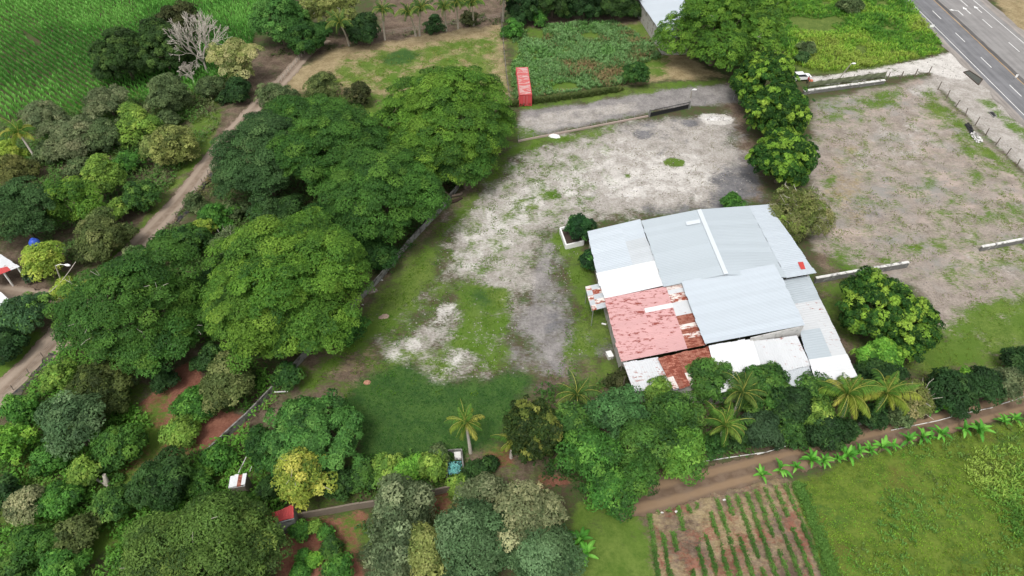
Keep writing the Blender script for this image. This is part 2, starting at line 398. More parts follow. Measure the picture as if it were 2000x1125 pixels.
# red earth
paint('red', [(350, 715), (385, 700), (400, 760), (420, 800), (480, 810), (480, 840), (370, 890), (300, 910), (260, 900), (300, 830), (270, 790)], 1.0, 2)
paint('red', [(540, 1010), (720, 1000), (700, 1060), (720, 1170), (540, 1170)], 0.85, 2.5)
paint('red', [(820, 965), (900, 950), (905, 1000), (830, 1010)], 0.95, 2)
paint('red', [(930, 870), (1000, 865), (1010, 910), (950, 920)], 0.72, 2)
paint('red', [(1040, 920), (1110, 930), (1110, 960), (1050, 950)], 0.7, 2)
paint('red', [(30, 880), (90, 890), (60, 950), (20, 960)], 0.75, 2); paint('red', [(220, 890), (300, 880), (300, 930), (230, 940)], 0.7, 2)
paint('red', [(1190, 975), (1260, 945), (1400, 920), (1520, 900), (1540, 940), (1560, 945), (1625, 1180), (1275, 1180), (1262, 1010)], 0.42, 2)
paint('dry', [(1190, 975), (1260, 945), (1400, 920), (1520, 900), (1540, 940), (1560, 945), (1625, 1180), (1275, 1180), (1262, 1010)], 0.50, 2)
paint('litter', [(1230, 990), (1270, 965), (1520, 930), (1560, 945), (1625, 1180), (1275, 1180)], 1.0, 2)
paint('pink', [(1262, 1000), (1560, 945), (1625, 1180), (1275, 1180)], 0.0, 2)
paint('litter', [(1200, 975), (1260, 950), (1390, 930), (1400, 960), (1270, 1000)], 0.6, 3)
paint('litter', [(0, 510), (60, 520), (140, 560), (80, 600), (0, 620), (-60, 560)], 0.9, 2)
# rough pasture lower right, tall grass upper right
paint('olive', [(1545, 945), (1640, 905), (1860, 845), (2070, 810), (2150, 1180), (1630, 1180)], 1.0, 2.5)
paint('tall', [(1520, 25), (1560, -30), (1740, -30), (1845, 95), (1830, 105), (1700, 135), (1560, 150)], 0.9, 3)
paint('grass', [(540, 185), (780, 178), (780, 245), (520, 250)], 0.6, 4); paint('dry', [(540, 170), (780, 170), (780, 230), (540, 230)], 0.5, 4)
paint('litter', [(540, 780), (690, 640), (770, 690), (690, 800), (580, 850)], 0.72, 6); paint('dry', [(640, 720), (720, 660), (760, 700), (690, 780)], 0.48, 6); paint('grass', [(600, 770), (720, 640), (770, 700), (690, 800)], 0.46, 6)
paint('sand', [(1640, 240), (1800, 210), (1880, 290), (1780, 360), (1650, 350)], 0.44, 10)
paint('sand', [(1800, 420), (1990, 470), (2060, 560), (1900, 560)], 0.40, 10)
paint('gravel', [(1600, 360), (1760, 380), (1800, 460), (1640, 460)], 0.45, 10)
paint('grass', [(1700, 180), (1765, 165), (1760, 210), (1700, 215)], 0.66, 4); paint('grass', [(1600, 200), (1640, 190), (1700, 220), (1620, 250)], 0.5, 5)
paint('grass', [(1830, 230), (1900, 260), (1990, 350), (1960, 370), (1850, 280)], 0.55, 6)

r2 = np.random.default_rng(3)
gz = -0.07 + 0.06 * vnoise(gX, gY, 3.0, 1) * 0.6 + 0.05 * vnoise(gX, gY, 0.9, 2) * 0.5
gz = np.where((np.abs(gX) > 150) | (gY > 190) | (gY < 15), -0.05, gz)
nx, ny = len(gx), len(gy)
idx = np.arange(nx * ny).reshape(nx, ny)
Q = np.stack([idx[:-1, :-1].ravel(), idx[1:, :-1].ravel(), idx[1:, 1:].ravel(), idx[:-1, 1:].ravel()], 1)
ex = {}
for gi in range(3):
    ex['zone%d' % gi] = np.stack([masks[LAY[gi * 4 + j]] for j in range(4)], 1)
g_me = np_mesh('ground', np.stack([gX, gY, gz], 1), Q, smooth=True, extra=ex)

m, nt, b = new_mat('ground_soil_and_grass')
pos = geo_pos(nt)
n_big = noise_n(nt, pos, 0.06, 3); n_mid = noise_n(nt, pos, 0.45, 5, 0.65); n_fine = noise_n(nt, pos, 2.6, 6, 0.75); n_vf = noise_n(nt, pos, 9.0, 4, 0.7)
zone = {}
for gi in range(3):
    a = nt.nodes.new('ShaderNodeAttribute'); a.attribute_name = 'zone%d' % gi
    s = nt.nodes.new('ShaderNodeSeparateColor'); nt.links.new(a.outputs['Color'], s.inputs[0])
    for j in range(3): zone[LAY[gi * 4 + j]] = s.outputs[j]
    zone[LAY[gi * 4 + 3]] = a.outputs['Alpha']
def two(lo, hi, f): return mixc(nt, f, lo, hi)
colr = mixc(nt, ramp_n(nt, math_n(nt, 'ADD', math_n(nt, 'MULTIPLY', n_mid, 0.5), math_n(nt, 'MULTIPLY', n_fine, 0.5)), 0.42, 0.58), (0.085, 0.066, 0.042), (0.060, 0.095, 0.028))
spec = {   # layer: (dark, light, noise scale, softness, noise gain)
    'litter': ((0.085, 0.060, 0.044), (0.200, 0.150, 0.112), 0.7, 0.25, 1.3),
    'pink': ((0.205, 0.172, 0.145), (0.365, 0.315, 0.275), 0.25, 0.30, 1.1),
    'gravel': ((0.165, 0.155, 0.150), (0.310, 0.290, 0.280), 0.5, 0.22, 1.2),
    'dry': ((0.210, 0.160, 0.085), (0.360, 0.290, 0.170), 0.35, 0.2, 1.2),
    'sand': ((0.262, 0.238, 0.210), (0.460, 0.430, 0.398), 0.6, 0.22, 1.35),
    'white': ((0.43, 0.405, 0.375), (0.64, 0.615, 0.58), 0.8, 0.18, 1.6),
    'asph': ((0.105, 0.103, 0.108), (0.205, 0.200, 0.205), 0.6, 0.2, 1.3),
    'red': ((0.155, 0.062, 0.042), (0.270, 0.125, 0.085), 0.8, 0.12, 1.0),
    'grass': ((0.066, 0.118, 0.020), (0.150, 0.205, 0.046), 0.6, 0.22, 1.6),
    'lush': ((0.030, 0.075, 0.020), (0.066, 0.130, 0.030), 0.35, 0.28, 1.0),
    'olive': ((0.060, 0.108, 0.016), (0.140, 0.190, 0.032), 0.5, 0.2, 0.8),
    'tall': ((0.065, 0.110, 0.022), (0.140, 0.185, 0.045), 0.5, 0.2, 0.9),
}
fac = {}
for i, (k, (lo, hi, sc, soft, gain)) in enumerate(spec.items()):
    mp = nt.nodes.new('ShaderNodeMapping'); mp.inputs['Location'].default_value = (i * 31.7, i * 17.3, 0); nt.links.new(pos, mp.inputs['Vector'])
    st = nt.nodes.new('ShaderNodeMapping'); st.inputs['Rotation'].default_value = (0, 0, 0.9); st.inputs['Scale'].default_value = (1.0, 2.4, 1); nt.links.new(mp.outputs[0], st.inputs['Vector'])
    n1 = math_n(nt, 'ADD', math_n(nt, 'MULTIPLY', noise_n(nt, mp.outputs[0], sc * 0.45, 6, 0.65, 0.4), 0.55), math_n(nt, 'MULTIPLY', noise_n(nt, st.outputs[0], sc * 2.6, 8, 0.75, 0.3), 0.45))
    h = math_n(nt, 'MULTIPLY', math_n(nt, 'SUBTRACT', n1, 0.5), gain * 2.0)
    s = math_n(nt, 'ADD', zone[k], h)
    f = ramp_n(nt, s, 0.5 - soft, 0.5 + soft)
    f = math_n(nt, 'MULTIPLY', f, ramp_n(nt, zone[k], 0.02, 0.25), True)
    fac[k] = f
    mixn = math_n(nt, 'ADD', math_n(nt, 'MULTIPLY', n_fine, 0.5), math_n(nt, 'MULTIPLY', n_mid, 0.5))
    cc = two(lo, hi, ramp_n(nt, mixn, 0.36, 0.64))
    if k in ('sand', 'white', 'pink', 'gravel'):      # dark flecks of dead weeds on bare ground
        fl = ramp_n(nt, n_vf, 0.55, 0.68, 0.0, 0.55)
        cc = mixc(nt, math_n(nt, 'MULTIPLY', fl, ramp_n(nt, n_mid, 0.38, 0.58)), cc, (0.105, 0.095, 0.065))
    if k == 'olive':
        cc = mixc(nt, ramp_n(nt, noise_n(nt, pos, 0.16, 5, 0.7), 0.54, 0.74), cc, (0.115, 0.115, 0.028)); cc = mixc(nt, ramp_n(nt, noise_n(nt, st.outputs[0], 0.12, 5, 0.7), 0.52, 0.70), cc, (0.050, 0.105, 0.022))
    if k == 'pink':
        cc = mixc(nt, ramp_n(nt, noise_n(nt, pos, 0.10, 5, 0.7), 0.48, 0.68), cc, (0.255, 0.245, 0.225)); cc = mixc(nt, ramp_n(nt, noise_n(nt, st.outputs[0], 0.09, 6, 0.7), 0.50, 0.68), cc, (0.40, 0.325, 0.285))
    if k == 'grass':
        cc = mixc(nt, ramp_n(nt, n_big, 0.35, 0.65), cc, (0.085, 0.155, 0.022))
    colr = mixc(nt, f, colr, cc)
nt.links.new(colr, b.inputs['Base Color'])
b.inputs['Roughness'].default_value = 0.95; b.inputs['Specular IOR Level'].default_value = 0.1
bump(nt, b, math_n(nt, 'ADD', n_fine, n_vf), 0.55, 0.10)
ground = link('ground', g_me, m); tag(ground, kind='structure')

# ------------------------------------------------------------------ ribbons (roads, paths) with ragged edges
def ribbon(name, pts, widths, mat, z=0.006, step=0.8, parent=None, jit=0.25, seed=1):
    """sheet along a line of picture points; 'edge' attribute runs 0 at the rim to 1 inside"""
    r = np.random.default_rng(seed)
    w = np.array([P(*p)[:2] for p in pts]); d = np.concatenate([[0], np.cumsum(np.hypot(*np.diff(w, axis=0).T))])
    n = max(3, int(d[-1] / step)); t = np.linspace(0, d[-1], n)
    X = np.interp(t, d, w[:, 0]); Y = np.interp(t, d, w[:, 1]); W = np.interp(t, d, widths)
    ker = np.ones(7) / 7
    X = np.convolve(np.pad(X, 3, mode='edge'), ker, 'valid'); Y = np.convolve(np.pad(Y, 3, mode='edge'), ker, 'valid')
    tx = np.gradient(X); ty = np.gradient(Y); L = np.hypot(tx, ty); nxv, nyv = -ty / L, tx / L
    cols = [-1, -0.72, -0.4, 0, 0.4, 0.72, 1]; V = []; E = []
    for c in cols:
        j = r.normal(0, jit, n) if abs(c) == 1 else 0
        o = c * W / 2 + j
        V.append(np.stack([X + nxv * o, Y + nyv * o, np.full(n, z)], 1))
        e = np.zeros((n, 4)); e[:, 0] = 0 if abs(c) == 1 else 1; e[:, 1] = (c + 1) / 2; e[:, 3] = 1; E.append(e)
    k = len(cols); V = np.stack(V, 1).reshape(-1, 3); E = np.stack(E, 1).reshape(-1, 4)
    ii = np.arange(n * k).reshape(n, k)
    Qr = np.stack([ii[:-1, :-1].ravel(), ii[1:, :-1].ravel(), ii[1:, 1:].ravel(), ii[:-1, 1:].ravel()], 1)
    me = np_mesh(name, V, Qr, extra={'edge': E})
    return link(name, me, mat, parent)
def path_mat(name, lo, hi, mid, track=0.0, trackcol=None):
    m, nt, b = new_mat(name); pos = geo_pos(nt)
    f1 = noise_n(nt, pos, 0.5, 6, 0.7); f2 = noise_n(nt, pos, 4.0, 5, 0.7)
    c = mixc(nt, ramp_n(nt, f1, 0.35, 0.65), lo, hi); c = mixc(nt, ramp_n(nt, f2, 0.55, 0.75, 0, 0.5), c, mid)
    a = nt.nodes.new('ShaderNodeAttribute'); a.attribute_name = 'edge'
    s = nt.nodes.new('ShaderNodeSeparateColor'); nt.links.new(a.outputs['Color'], s.inputs[0])
    if track > 0:
        w = math_n(nt, 'ABSOLUTE', math_n(nt, 'SUBTRACT', math_n(nt, 'ABSOLUTE', math_n(nt, 'SUBTRACT', s.outputs[1], 0.5)), 0.24))
        w = math_n(nt, 'ADD', w, math_n(nt, 'MULTIPLY', math_n(nt, 'SUBTRACT', f1, 0.5), 0.25))
        c = mixc(nt, ramp_n(nt, w, 0.05, 0.16, track, 0.0), c, trackcol)
    nt.links.new(c, b.inputs['Base Color']); b.inputs['Roughness'].default_value = 0.95; b.inputs['Specular IOR Level'].default_value = 0.1
    bump(nt, b, f2, 0.4, 0.06)
    al = ramp_n(nt, math_n(nt, 'ADD', s.outputs[0], math_n(nt, 'MULTIPLY', math_n(nt, 'SUBTRACT', noise_n(nt, pos, 1.5, 6, 0.7), 0.5), 1.6)), 0.35, 0.6)
    nt.links.new(al, b.inputs['Alpha'])
    return m
M_DIRT = path_mat('dirt_road_surface', (0.190, 0.142, 0.105), (0.285, 0.225, 0.175), (0.15, 0.11, 0.08), 0.6, (0.36, 0.295, 0.235))
M_TRACK = path_mat('farm_track_surface', (0.125, 0.085, 0.058), (0.195, 0.140, 0.100), (0.075, 0.075, 0.04), 0.75, (0.27, 0.185, 0.115))
o = ribbon('dirt_road', [(640, 75), (600, 102), (560, 148), (508, 200), (446, 265), (360, 382), (282, 465), (196, 560), (125, 650), (60, 715), (-20, 790), (-160, 920)],
           [3.6, 3.6, 3.9, 4.0, 3.9, 4.1, 4.3, 5.0, 5.8, 4.8, 4.8, 4.8], M_DIRT, 0.012, seed=2)
tag(o, kind='structure')
o = ribbon('side_path', [(140, 600), (95, 585), (40, 575), (-60, 560)], [5.5, 4.5, 3.5, 3], M_DIRT, 0.022, seed=3); tag(o, kind='structure')
o = ribbon('farm_track', [(1190, 985), (1290, 965), (1400, 935), (1520, 905), (1640, 876), (1800, 838), (1960, 796), (2150, 750)],
           [5, 4.6, 3.9, 3.6, 3.5, 3.5, 3.6, 3.8], M_TRACK, 0.010, seed=4); tag(o, kind='structure')

# ------------------------------------------------------------------ highway
def asphalt(name, base, var=0.25):
    m, nt, b = new_mat(name); pos = geo_pos(nt)
    mp = nt.nodes.new('ShaderNodeMapping'); mp.inputs['Scale'].default_value = (1.6, 0.08, 1); nt.links.new(pos, mp.inputs['Vector'])
    f1 = noise_n(nt, mp.outputs[0], 0.7, 5); f2 = noise_n(nt, pos, 0.25, 5, 0.7); f3 = noise_n(nt, pos, 14, 3)
    f = math_n(nt, 'ADD', math_n(nt, 'MULTIPLY', f1, 0.5), math_n(nt, 'ADD', math_n(nt, 'MULTIPLY', f2, 0.35), math_n(nt, 'MULTIPLY', f3, 0.15)))
    c = mixc(nt, ramp_n(nt, f, 0.35, 0.65), tuple(x * (1 - var) for x in base), tuple(x * (1 + var) for x in base))
    nt.links.new(c, b.inputs['Base Color']); b.inputs['Roughness'].default_value = 0.85; b.inputs['Specular IOR Level'].default_value = 0.25
    return m
M_ASP1 = asphalt('asphalt', (0.165, 0.165, 0.172)); M_ASP2 = asphalt('worn_asphalt', (0.235, 0.226, 0.220), 0.2); M_SHO = asphalt('gravel_shoulder', (0.265, 0.240, 0.218), 0.3)
M_ASPD = asphalt('dark_asphalt', (0.105, 0.100, 0.098), 0.3)
M_LINE = plain('road_paint', (0.74, 0.74, 0.72), 0.7, 0.12, 3, dirt=(0.3, 0.3, 0.3), dirt_amt=0.35, dirt_scale=2.5)
M_YEL = plain('yellow_road_paint', (0.50, 0.30, 0.10), 0.7, 0.2, 3, dirt=(0.2, 0.18, 0.16), dirt_amt=0.5, dirt_scale=2)
def slab(name, x0, x1, y0, y1, z, mat, parent=None, jit=0.0):
    n = max(2, int((min(y1, 260) - max(y0, 40)) / 2)) if jit else 2
    ys = np.unique(np.concatenate([[y0], np.linspace(max(y0, 40), min(y1, 260), n), [y1]]))
    r = np.random.default_rng(int(x0 * 7) % 1000)
    a = np.stack([x0 + r.normal(0, jit, len(ys)) if jit else np.full(len(ys), x0), ys], 1)
    c = np.stack([x1 + r.normal(0, jit, len(ys)) if jit else np.full(len(ys), x1), ys], 1)
    k = len(ys); V = np.concatenate([np.c_[a, np.full(k, z)], np.c_[c, np.full(k, z)]])
    Qs = np.array([[i, k + i, k + i + 1, i + 1] for i in range(k - 1)])
    return link(name, np_mesh(name, V, Qs), mat, parent)
slab_s = slab('road_shoulder', 99.9, 122.4, -2500, 2500, 0.012, M_SHO, jit=0.35); tag(slab_s, kind='structure')
road = slab('road', 101.3, 108.9, -2500, 2500, 0.020, M_ASP1, jit=0.06); tag(road, kind='structure')
road2 = slab('road', 109.9, 120.3, -2500, 2500, 0.020, M_ASP2, jit=0.12); tag(road2, kind='structure')
md = slab('road_median', 108.93, 109.87, -2500, 2500, 0.024, M_ASPD, jit=0.05); tag(md, kind='structure')
M_MEDS = path_mat('median_sand', (0.33, 0.27, 0.23), (0.45, 0.39, 0.34), (0.25, 0.2, 0.17))
def lane_line(parent, x, y0, y1, w, mat, name):
    me = np_mesh(name, [(x - w / 2, y0, 0.028), (x + w / 2, y0, 0.028), (x + w / 2, y1, 0.028), (x - w / 2, y1, 0.028)], [[0, 1, 2, 3]])
    return link(name, me, mat, parent)
lane_line(road, 102.25, -2500, 2500, 0.16, M_LINE, 'edge_line'); lane_line(road, 108.75, -2500, 2500, 0.16, M_YEL, 'centre_line')
lane_line(road2, 119.0, -2500, 2500, 0.16, M_LINE, 'edge_line')
dash = np_mesh('lane_dash', [(-0.09, -2.4, 0.028), (0.09, -2.4, 0.028), (0.09, 2.4, 0.028), (-0.09, 2.4, 0.028)], [[0, 1, 2, 3]])
for i in range(-3, 8):
    link('lane_dash', dash, M_LINE, road, (105.6, P(1875, 73).y + i * 12.5, 0)); link('lane_dash', dash, M_LINE, road2, (115.7, P(1980, 92).y + i * 12.5, 0))
def arrow_mesh(turn):
    V = [(-0.1, -2.2), (0.1, -2.2), (0.1, 0.6), (-0.1, 0.6)]
    if turn: V += [(-0.1, 0.4), (-0.1, 0.7), (-0.9, 1.2), (-0.9, 0.9), (-0.9, 0.5), (-0.9, 1.6), (-1.7, 1.05), (-1.7, 1.04)]
    else: V += [(-0.45, 0.6), (0.45, 0.6), (0.02, 2.0), (-0.02, 2.0), (-0.05, 0.59), (0.05, 0.59), (0.05, 0.58), (-0.05, 0.58)]
    return np_mesh('turn_arrow', [(x * 1.2, y, 0.029) for x, y in V], [[0, 1, 2, 3], [4, 5, 6, 7], [8, 9, 10, 11]])
link('turn_arrow', arrow_mesh(True), M_LINE, road2, (112.0, P(1867, 23).y, 0))
link('straight_arrow', arrow_mesh(False), M_LINE, road2, (114.3, P(1890, 20).y, 0)); link('straight_arrow', arrow_mesh(False), M_LINE, road2, (117.4, P(1910, 18).y, 0))

# ------------------------------------------------------------------ warehouse under a patchwork of sheet-metal roofs
def sheet_strip(a, b, c, d, ribs=3, amp=0.03, thick=0.012):
    """one ribbed sheet; ribs run from side a-d to side b-c; a-b and d-c are its long edges"""
    a, b, c, d = (np.array(x, float) for x in (a, b, c, d))
    nrm = np.cross(b - a, d - a); nrm /= np.linalg.norm(nrm)
    if nrm[2] < 0: nrm = -nrm
    prof = []
    for i in range(ribs):
        t0 = i / ribs; w = 1 / ribs
        prof += [(t0, 0.0), (t0 + w * 0.55, 0.0), (t0 + w * 0.70, amp), (t0 + w * 0.85, amp)]
    prof.append((1.0, 0.0))
    V = []
    for t, h in prof:
        p0 = a + (d - a) * t; p1 = b + (c - b) * t
        V += [p0 + nrm * h, p1 + nrm * h, p0 + nrm * (h - thick), p1 + nrm * (h - thick)]
    Q = []
    for i in range(len(prof) - 1):
        o = i * 4
        Q += [[o, o + 1, o + 5, o + 4], [o + 2, o + 6, o + 7, o + 3]]
    e = (len(prof) - 1) * 4
    Q += [[0, 2, 3, 1], [e, e + 1, e + 3, e + 2]]
    return V, Q
WH = P(1400, 600, 0)
warehouse = empty('warehouse', WH)
tag(warehouse, 'large low warehouse under a patchwork of grey, white, faded red and rusted metal roofs', 'warehouse')
WL = np.array(WH)
rr = np.random.default_rng(11)
def section(root, origin, name, cor, n, mats, axis='ab', cuts=(0.0, 1.0), lift=0.0, ribs=3, label=None, amp=0.022):
    """roof field: cor = 4 picture corners with heights (a top-left, b top-right, c bottom-right, d bottom-left).
    axis ab: ribs run a->b, n rows from ab to dc. mats(i, j) -> material for row i, piece j"""
    a, b, c, d = (np.array(P(*q)) - origin for q in cor)
    if axis == 'ad': a, b, c, d = a, d, c, b
    part = None
    for i in range(n):
        for j in range(len(cuts) - 1):
            t0, t1 = i / n, (i + 1) / n; s0, s1 = cuts[j], cuts[j + 1]
            def bl(s, t): return (a * (1 - s) + b * s) * (1 - t) + (d * (1 - s) + c * s) * t
            e0 = rr.normal(0, 0.05); e1 = rr.normal(0, 0.05)
            q = [bl(s0, t0), bl(s1, t0), bl(s1, t1), bl(s0, t1)]
            L = np.linalg.norm(q[1] - q[0]); u = (q[1] - q[0]) / L
            if j == 0: q[0] = q[0] + u * e0; q[3] = q[3] + u * e0
            if j == len(cuts) - 2: q[1] = q[1] + u * e1; q[2] = q[2] + u * e1
            dz = np.array([0, 0, lift + 0.004 * (j % 2)])
            V, Qs = sheet_strip(*[x + dz for x in q], ribs=ribs, amp=amp)
            me = np_mesh('roof_sheet', V, np.array(Qs))
            if part is None:                 # first sheet's carrier: the field's purlin frame
                mb = MB()
                for s in (0.02, 0.35, 0.65, 0.98):
                    p0 = bl(s, 0.0) - (0, 0, 0.12); p1 = bl(s, 1.0) - (0, 0, 0.12)
                    mb.tube([p0, p1], 0.05, 4)
                part = mb.build(name, M_STEEL, root)
                if label: part['label'] = label
            link('roof_sheet', me, mats(i, j) if callable(mats) else mats, part)
    return part
def sec(*a, **k): return section(warehouse, WL, *a, **k)
ZR = 6.3
sec('grey_roof', [(1252, 431, 5.3), (1364, 409, ZR), (1418, 536, ZR), (1297, 560, 5.3)], 15, M_GREY, label='plain grey roof slope between the side wing and the ridge flashing')
sec('grey_roof', [(1364, 409, ZR), (1462, 402, 5.4), (1536, 542, 5.4), (1418, 536, ZR)], 15, M_GREY, label='plain grey roof slope between the ridge flashing and the rippled outer slope')
sec('verandah_roof', [(1462, 402, 5.3), (1501, 399, 4.8), (1594, 533, 4.8), (1536, 543, 5.3)], 15, M_LGREY, amp=0.04, label='rippled pale grey outer roof slope with a red patch')
mb = MB()
def lq(*pts, up=0.06): return [np.array(P(*p)) - WL + (0, 0, up) for p in pts]
q = lq((1361, 411, ZR), (1369, 409, ZR), (1422, 535, ZR), (1414, 537, ZR), up=0.05); mb.hexa([x for x in q] + [x + (0, 0, 0.06) for x in q])
q = lq((1339, 434, ZR - 0.2), (1366, 429, ZR), (1368, 436, ZR), (1341, 441, ZR - 0.2), up=0.05); mb.hexa([x for x in q] + [x + (0, 0, 0.05) for x in q])
fl = mb.build('ridge_flashing', M_LGREY, warehouse); fl.data.materials.clear(); fl.data.materials.append(sheet_mat('flashing_sheet', (0.58, 0.62, 0.65), 0.0, 0.45, 0.02, stain=0.06))
mb = MB(); q = lq((1558, 513, 5.0), (1568, 512, 4.9), (1573, 526, 4.9), (1564, 527, 5.0), up=0.07); mb.hexa([x for x in q] + [x + (0, 0, 0.02) for x in q])
o = mb.build('roof_patch', plain('red_patch', (0.50, 0.06, 0.05), 0.6, 0.1), warehouse); o['label'] = 'small red rectangle on the outer roof slope'
# pale left wing
sec('side_roof', [(1146, 452, 4.2), (1250, 428, 5.1), (1279, 508, 5.1), (1166, 535, 4.2)], 9, lambda i, j: M_OLDZINC if (j == 1 and i > 3) else M_LGREY, cuts=(0, 0.62, 1.0), ribs=3, amp=0.035, label='weathered pale grey roof of the side wing')
sec('white_roof', [(1164, 534, 4.2), (1279, 509, 5.1), (1297, 558, 5.1), (1180, 584, 4.2)], 6, M_WSHEET, lift=0.06, label='clean white roof strip of the side wing')
# faded red field with rusted end
def pinkm(i, j):
    if j < 2: return M_WSHEET if (i == 4 and j == 1) else M_PINK
    return [M_RUSTW, M_WSTAIN, M_RUSTW, M_RUSTW, M_WSTAIN, M_WSTAIN, M_WSTAIN, M_RUST, M_RUST, M_RUSTW, M_RUST, M_RUSTW, M_RUST, M_RUST][i]
sec('faded_red_roof', [(1180, 583, 4.4), (1334, 553, 5.2), (1379, 674, 5.2), (1212, 707, 4.4)], 14, pinkm, cuts=(0, 0.44, 0.78, 1.0), lift=0.03, label='faded red metal roof with rusted and white sheets at one end')
# raised pale roof
sec('raised_roof', [(1330, 551, 5.7), (1513, 516, 6.1), (1572, 636, 6.1), (1376, 673, 5.7)], 16, M_LGREY, lift=0.12, amp=0.03, label='raised pale blue-grey roof above the other roofs')
# lower lean-to along the right side
def rmat(i, j): return M_GREY if i < 4 else M_WSTAIN if i < 8 else (M_GREY if j == 0 else M_WSTAIN) if i < 12 else M_WSHEET
sec('lean_to_roof', [(1528, 547, 4.6), (1580, 537, 4.0), (1676, 736, 4.0), (1594, 747, 4.6)], 15, rmat, cuts=(0, 0.60, 1.0), label='long lean-to roof with grey and stained white patches')
# front fields, ribs running down towards the trees
sec('white_front_roof', [(1384, 675, 5.3), (1469, 660, 5.3), (1497, 745, 4.2), (1406, 765, 4.2)], 6, M_WSHEET, axis='ad', label='white front roof beside the rusted sheets')
sec('white_front_roof', [(1468, 668, 5.0), (1556, 655, 5.0), (1583, 713, 4.3), (1493, 735, 4.3)], 6, M_WSTAIN, axis='ad', lift=0.04, label='flecked white front roof below the raised roof')
sec('zinc_front_roof', [(1500, 728, 4.2), (1580, 712, 4.2), (1592, 748, 3.8), (1500, 765, 3.8)], 6, M_OLDZINC, axis='ad', label='narrow old zinc strip along the front')
sec('rusted_roof', [(1284, 699, 4.75), (1390, 675, 5.0), (1412, 735, 3.9), (1316, 762, 3.9)], 9, lambda i, j: M_RUST if (j == 0 or i % 3) else M_RUSTW, axis='ad', cuts=(0, 0.62, 1.0), label='deep brown rusted roof sheets')
sec('white_corner_roof', [(1217, 708, 4.5), (1285, 697, 4.5), (1314, 755, 3.9), (1238, 765, 3.9)], 5, M_WSTAIN, axis='ad', label='white corner roof with a row of dark marks')
sec('porch_roof', [(1143, 560, 3.3), (1174, 553, 3.6), (1184, 600, 3.6), (1156, 607, 3.3)], 5, lambda i, j: M_RUSTW if (i + j) % 2 == 0 else M_OLDZINC, cuts=(0, 0.35, 1.0), lift=0.02, label='small striped zinc and rust porch roof')
# walls
def wwall(p, q, z0p, z1p, th=0.18, mat=M_CONC, inset=0.0, zb=0.0):
    a = np.array(P(*p)) - WL; b_ = np.array(P(*q)) - WL
    a[2] = b_[2] = 0; u = (b_ - a) / np.linalg.norm(b_ - a); n = np.array([-u[1], u[0], 0])
    a = a + n * inset; b_ = b_ + n * inset
    z0 = np.array([0, 0, 1.0])
    mb = MB(); A = [a - n * th / 2, b_ - n * th / 2, b_ + n * th / 2, a + n * th / 2]
    H = [z0p, z1p, z1p, z0p]
    mb.hexa([x + z0 * zb for x in A] + [x + z0 * h for x, h in zip(A, H)])
    return mb.build('wall', mat, warehouse)
M_PLASTER = plain('grey_plaster', (0.42, 0.40, 0.37), 0.9, 0.2, 1.5, dirt=(0.16, 0.13, 0.10), dirt_amt=0.5)
wwall((1152, 456, 4.1), (1184, 588, 4.1), 4.0, 4.0, mat=M_PLASTER, inset=0.5)
wwall((1186, 588, 4.3), (1216, 706, 4.3), 4.2, 4.2, mat=M_PLASTER, inset=0.5)
wwall((1498, 403, 4.7), (1590, 533, 4.7), 4.55, 4.55, mat=M_PLASTER, inset=-0.8)
wwall((1578, 541, 3.9), (1672, 734, 3.9), 3.8, 3.8, mat=M_PLASTER, inset=-0.5)
wwall((1152, 453, 4.1), (1250, 431, 5.0), 4.0, 4.95, mat=M_PLASTER, inset=-0.4)
wwall((1255, 433, 5.2), (1362, 412, 6.2), 5.15, 6.1, mat=M_PLASTER, inset=-0.4); wwall((1366, 412, 6.2), (1497, 402, 4.7), 6.1, 4.65, mat=M_PLASTER, inset=-0.4)
wwall((1242, 758, 3.8), (1410, 760, 3.8), 3.65, 3.65, mat=M_PLASTER, inset=0.6); wwall((1412, 760, 3.8), (1665, 735, 3.8), 3.6, 3.6, mat=M_PLASTER, inset=0.6)
wwall((1466, 663, 5.5), (1567, 642, 5.5), 5.75, 6.0, mat=plain('pale_render', (0.50, 0.49, 0.47), 0.9, 0.2, 3, dirt=(0.3, 0.29, 0.27)), inset=0.05, zb=3.9)
wwall((1508, 522, 5.4), (1560, 632, 5.4), 5.9, 5.9, mat=M_PLASTER, inset=-0.6, zb=3.5)
for px, py in ((1215, 712), (1221, 735), (1228, 758)):
    mb = MB(); p = np.array(P(px, py, 3.9)) - WL; mb.tube([(p[0], p[1], 0), (p[0], p[1], 3.85)], 0.07, 6); mb.build('roof_post', M_WOODPOST, warehouse)
for px, py in ((1145, 562, ), (1157, 606)):
    mb = MB(); p = np.array(P(px, py, 3.2)) - WL; mb.tube([(p[0] + 0.1, p[1], 0), (p[0] + 0.1, p[1], 3.2)], 0.05, 6); mb.build('roof_post', M_STEEL, warehouse)

# ------------------------------------------------------------------ planter by the warehouse
c = P(1116, 462); planter = empty('planter', c); tag(planter, 'white walled planter box full of dark soil at the warehouse corner', 'planter')
w4 = [P(1094, 445, 0.9), P(1131, 437, 0.9), P(1140, 470, 0.9), P(1106, 478, 0.9)]
for i in range(4):
    a = np.array(w4[i]) - np.array(c); b_ = np.array(w4[(i + 1) % 4]) - np.array(c); a[2] = b_[2] = 0
    u = (b_ - a) / np.linalg.norm(b_ - a); n = np.array([-u[1], u[0], 0]) * 0.12; e = u * 0.12
    A = [a - n - e * 0.98, b_ - n + e * (0.98 if i % 2 else -1.02), b_ + n + e * (0.98 if i % 2 else -1.02), a + n - e * 0.98] if False else [a - n, b_ - n, b_ + n, a + n]
    mb = MB(); h = 0.9 + 0.003 * i; mb.hexa([x for x in A] + [x + (0, 0, h) for x in A]); mb.build('planter_wall', M_WHITE, planter)
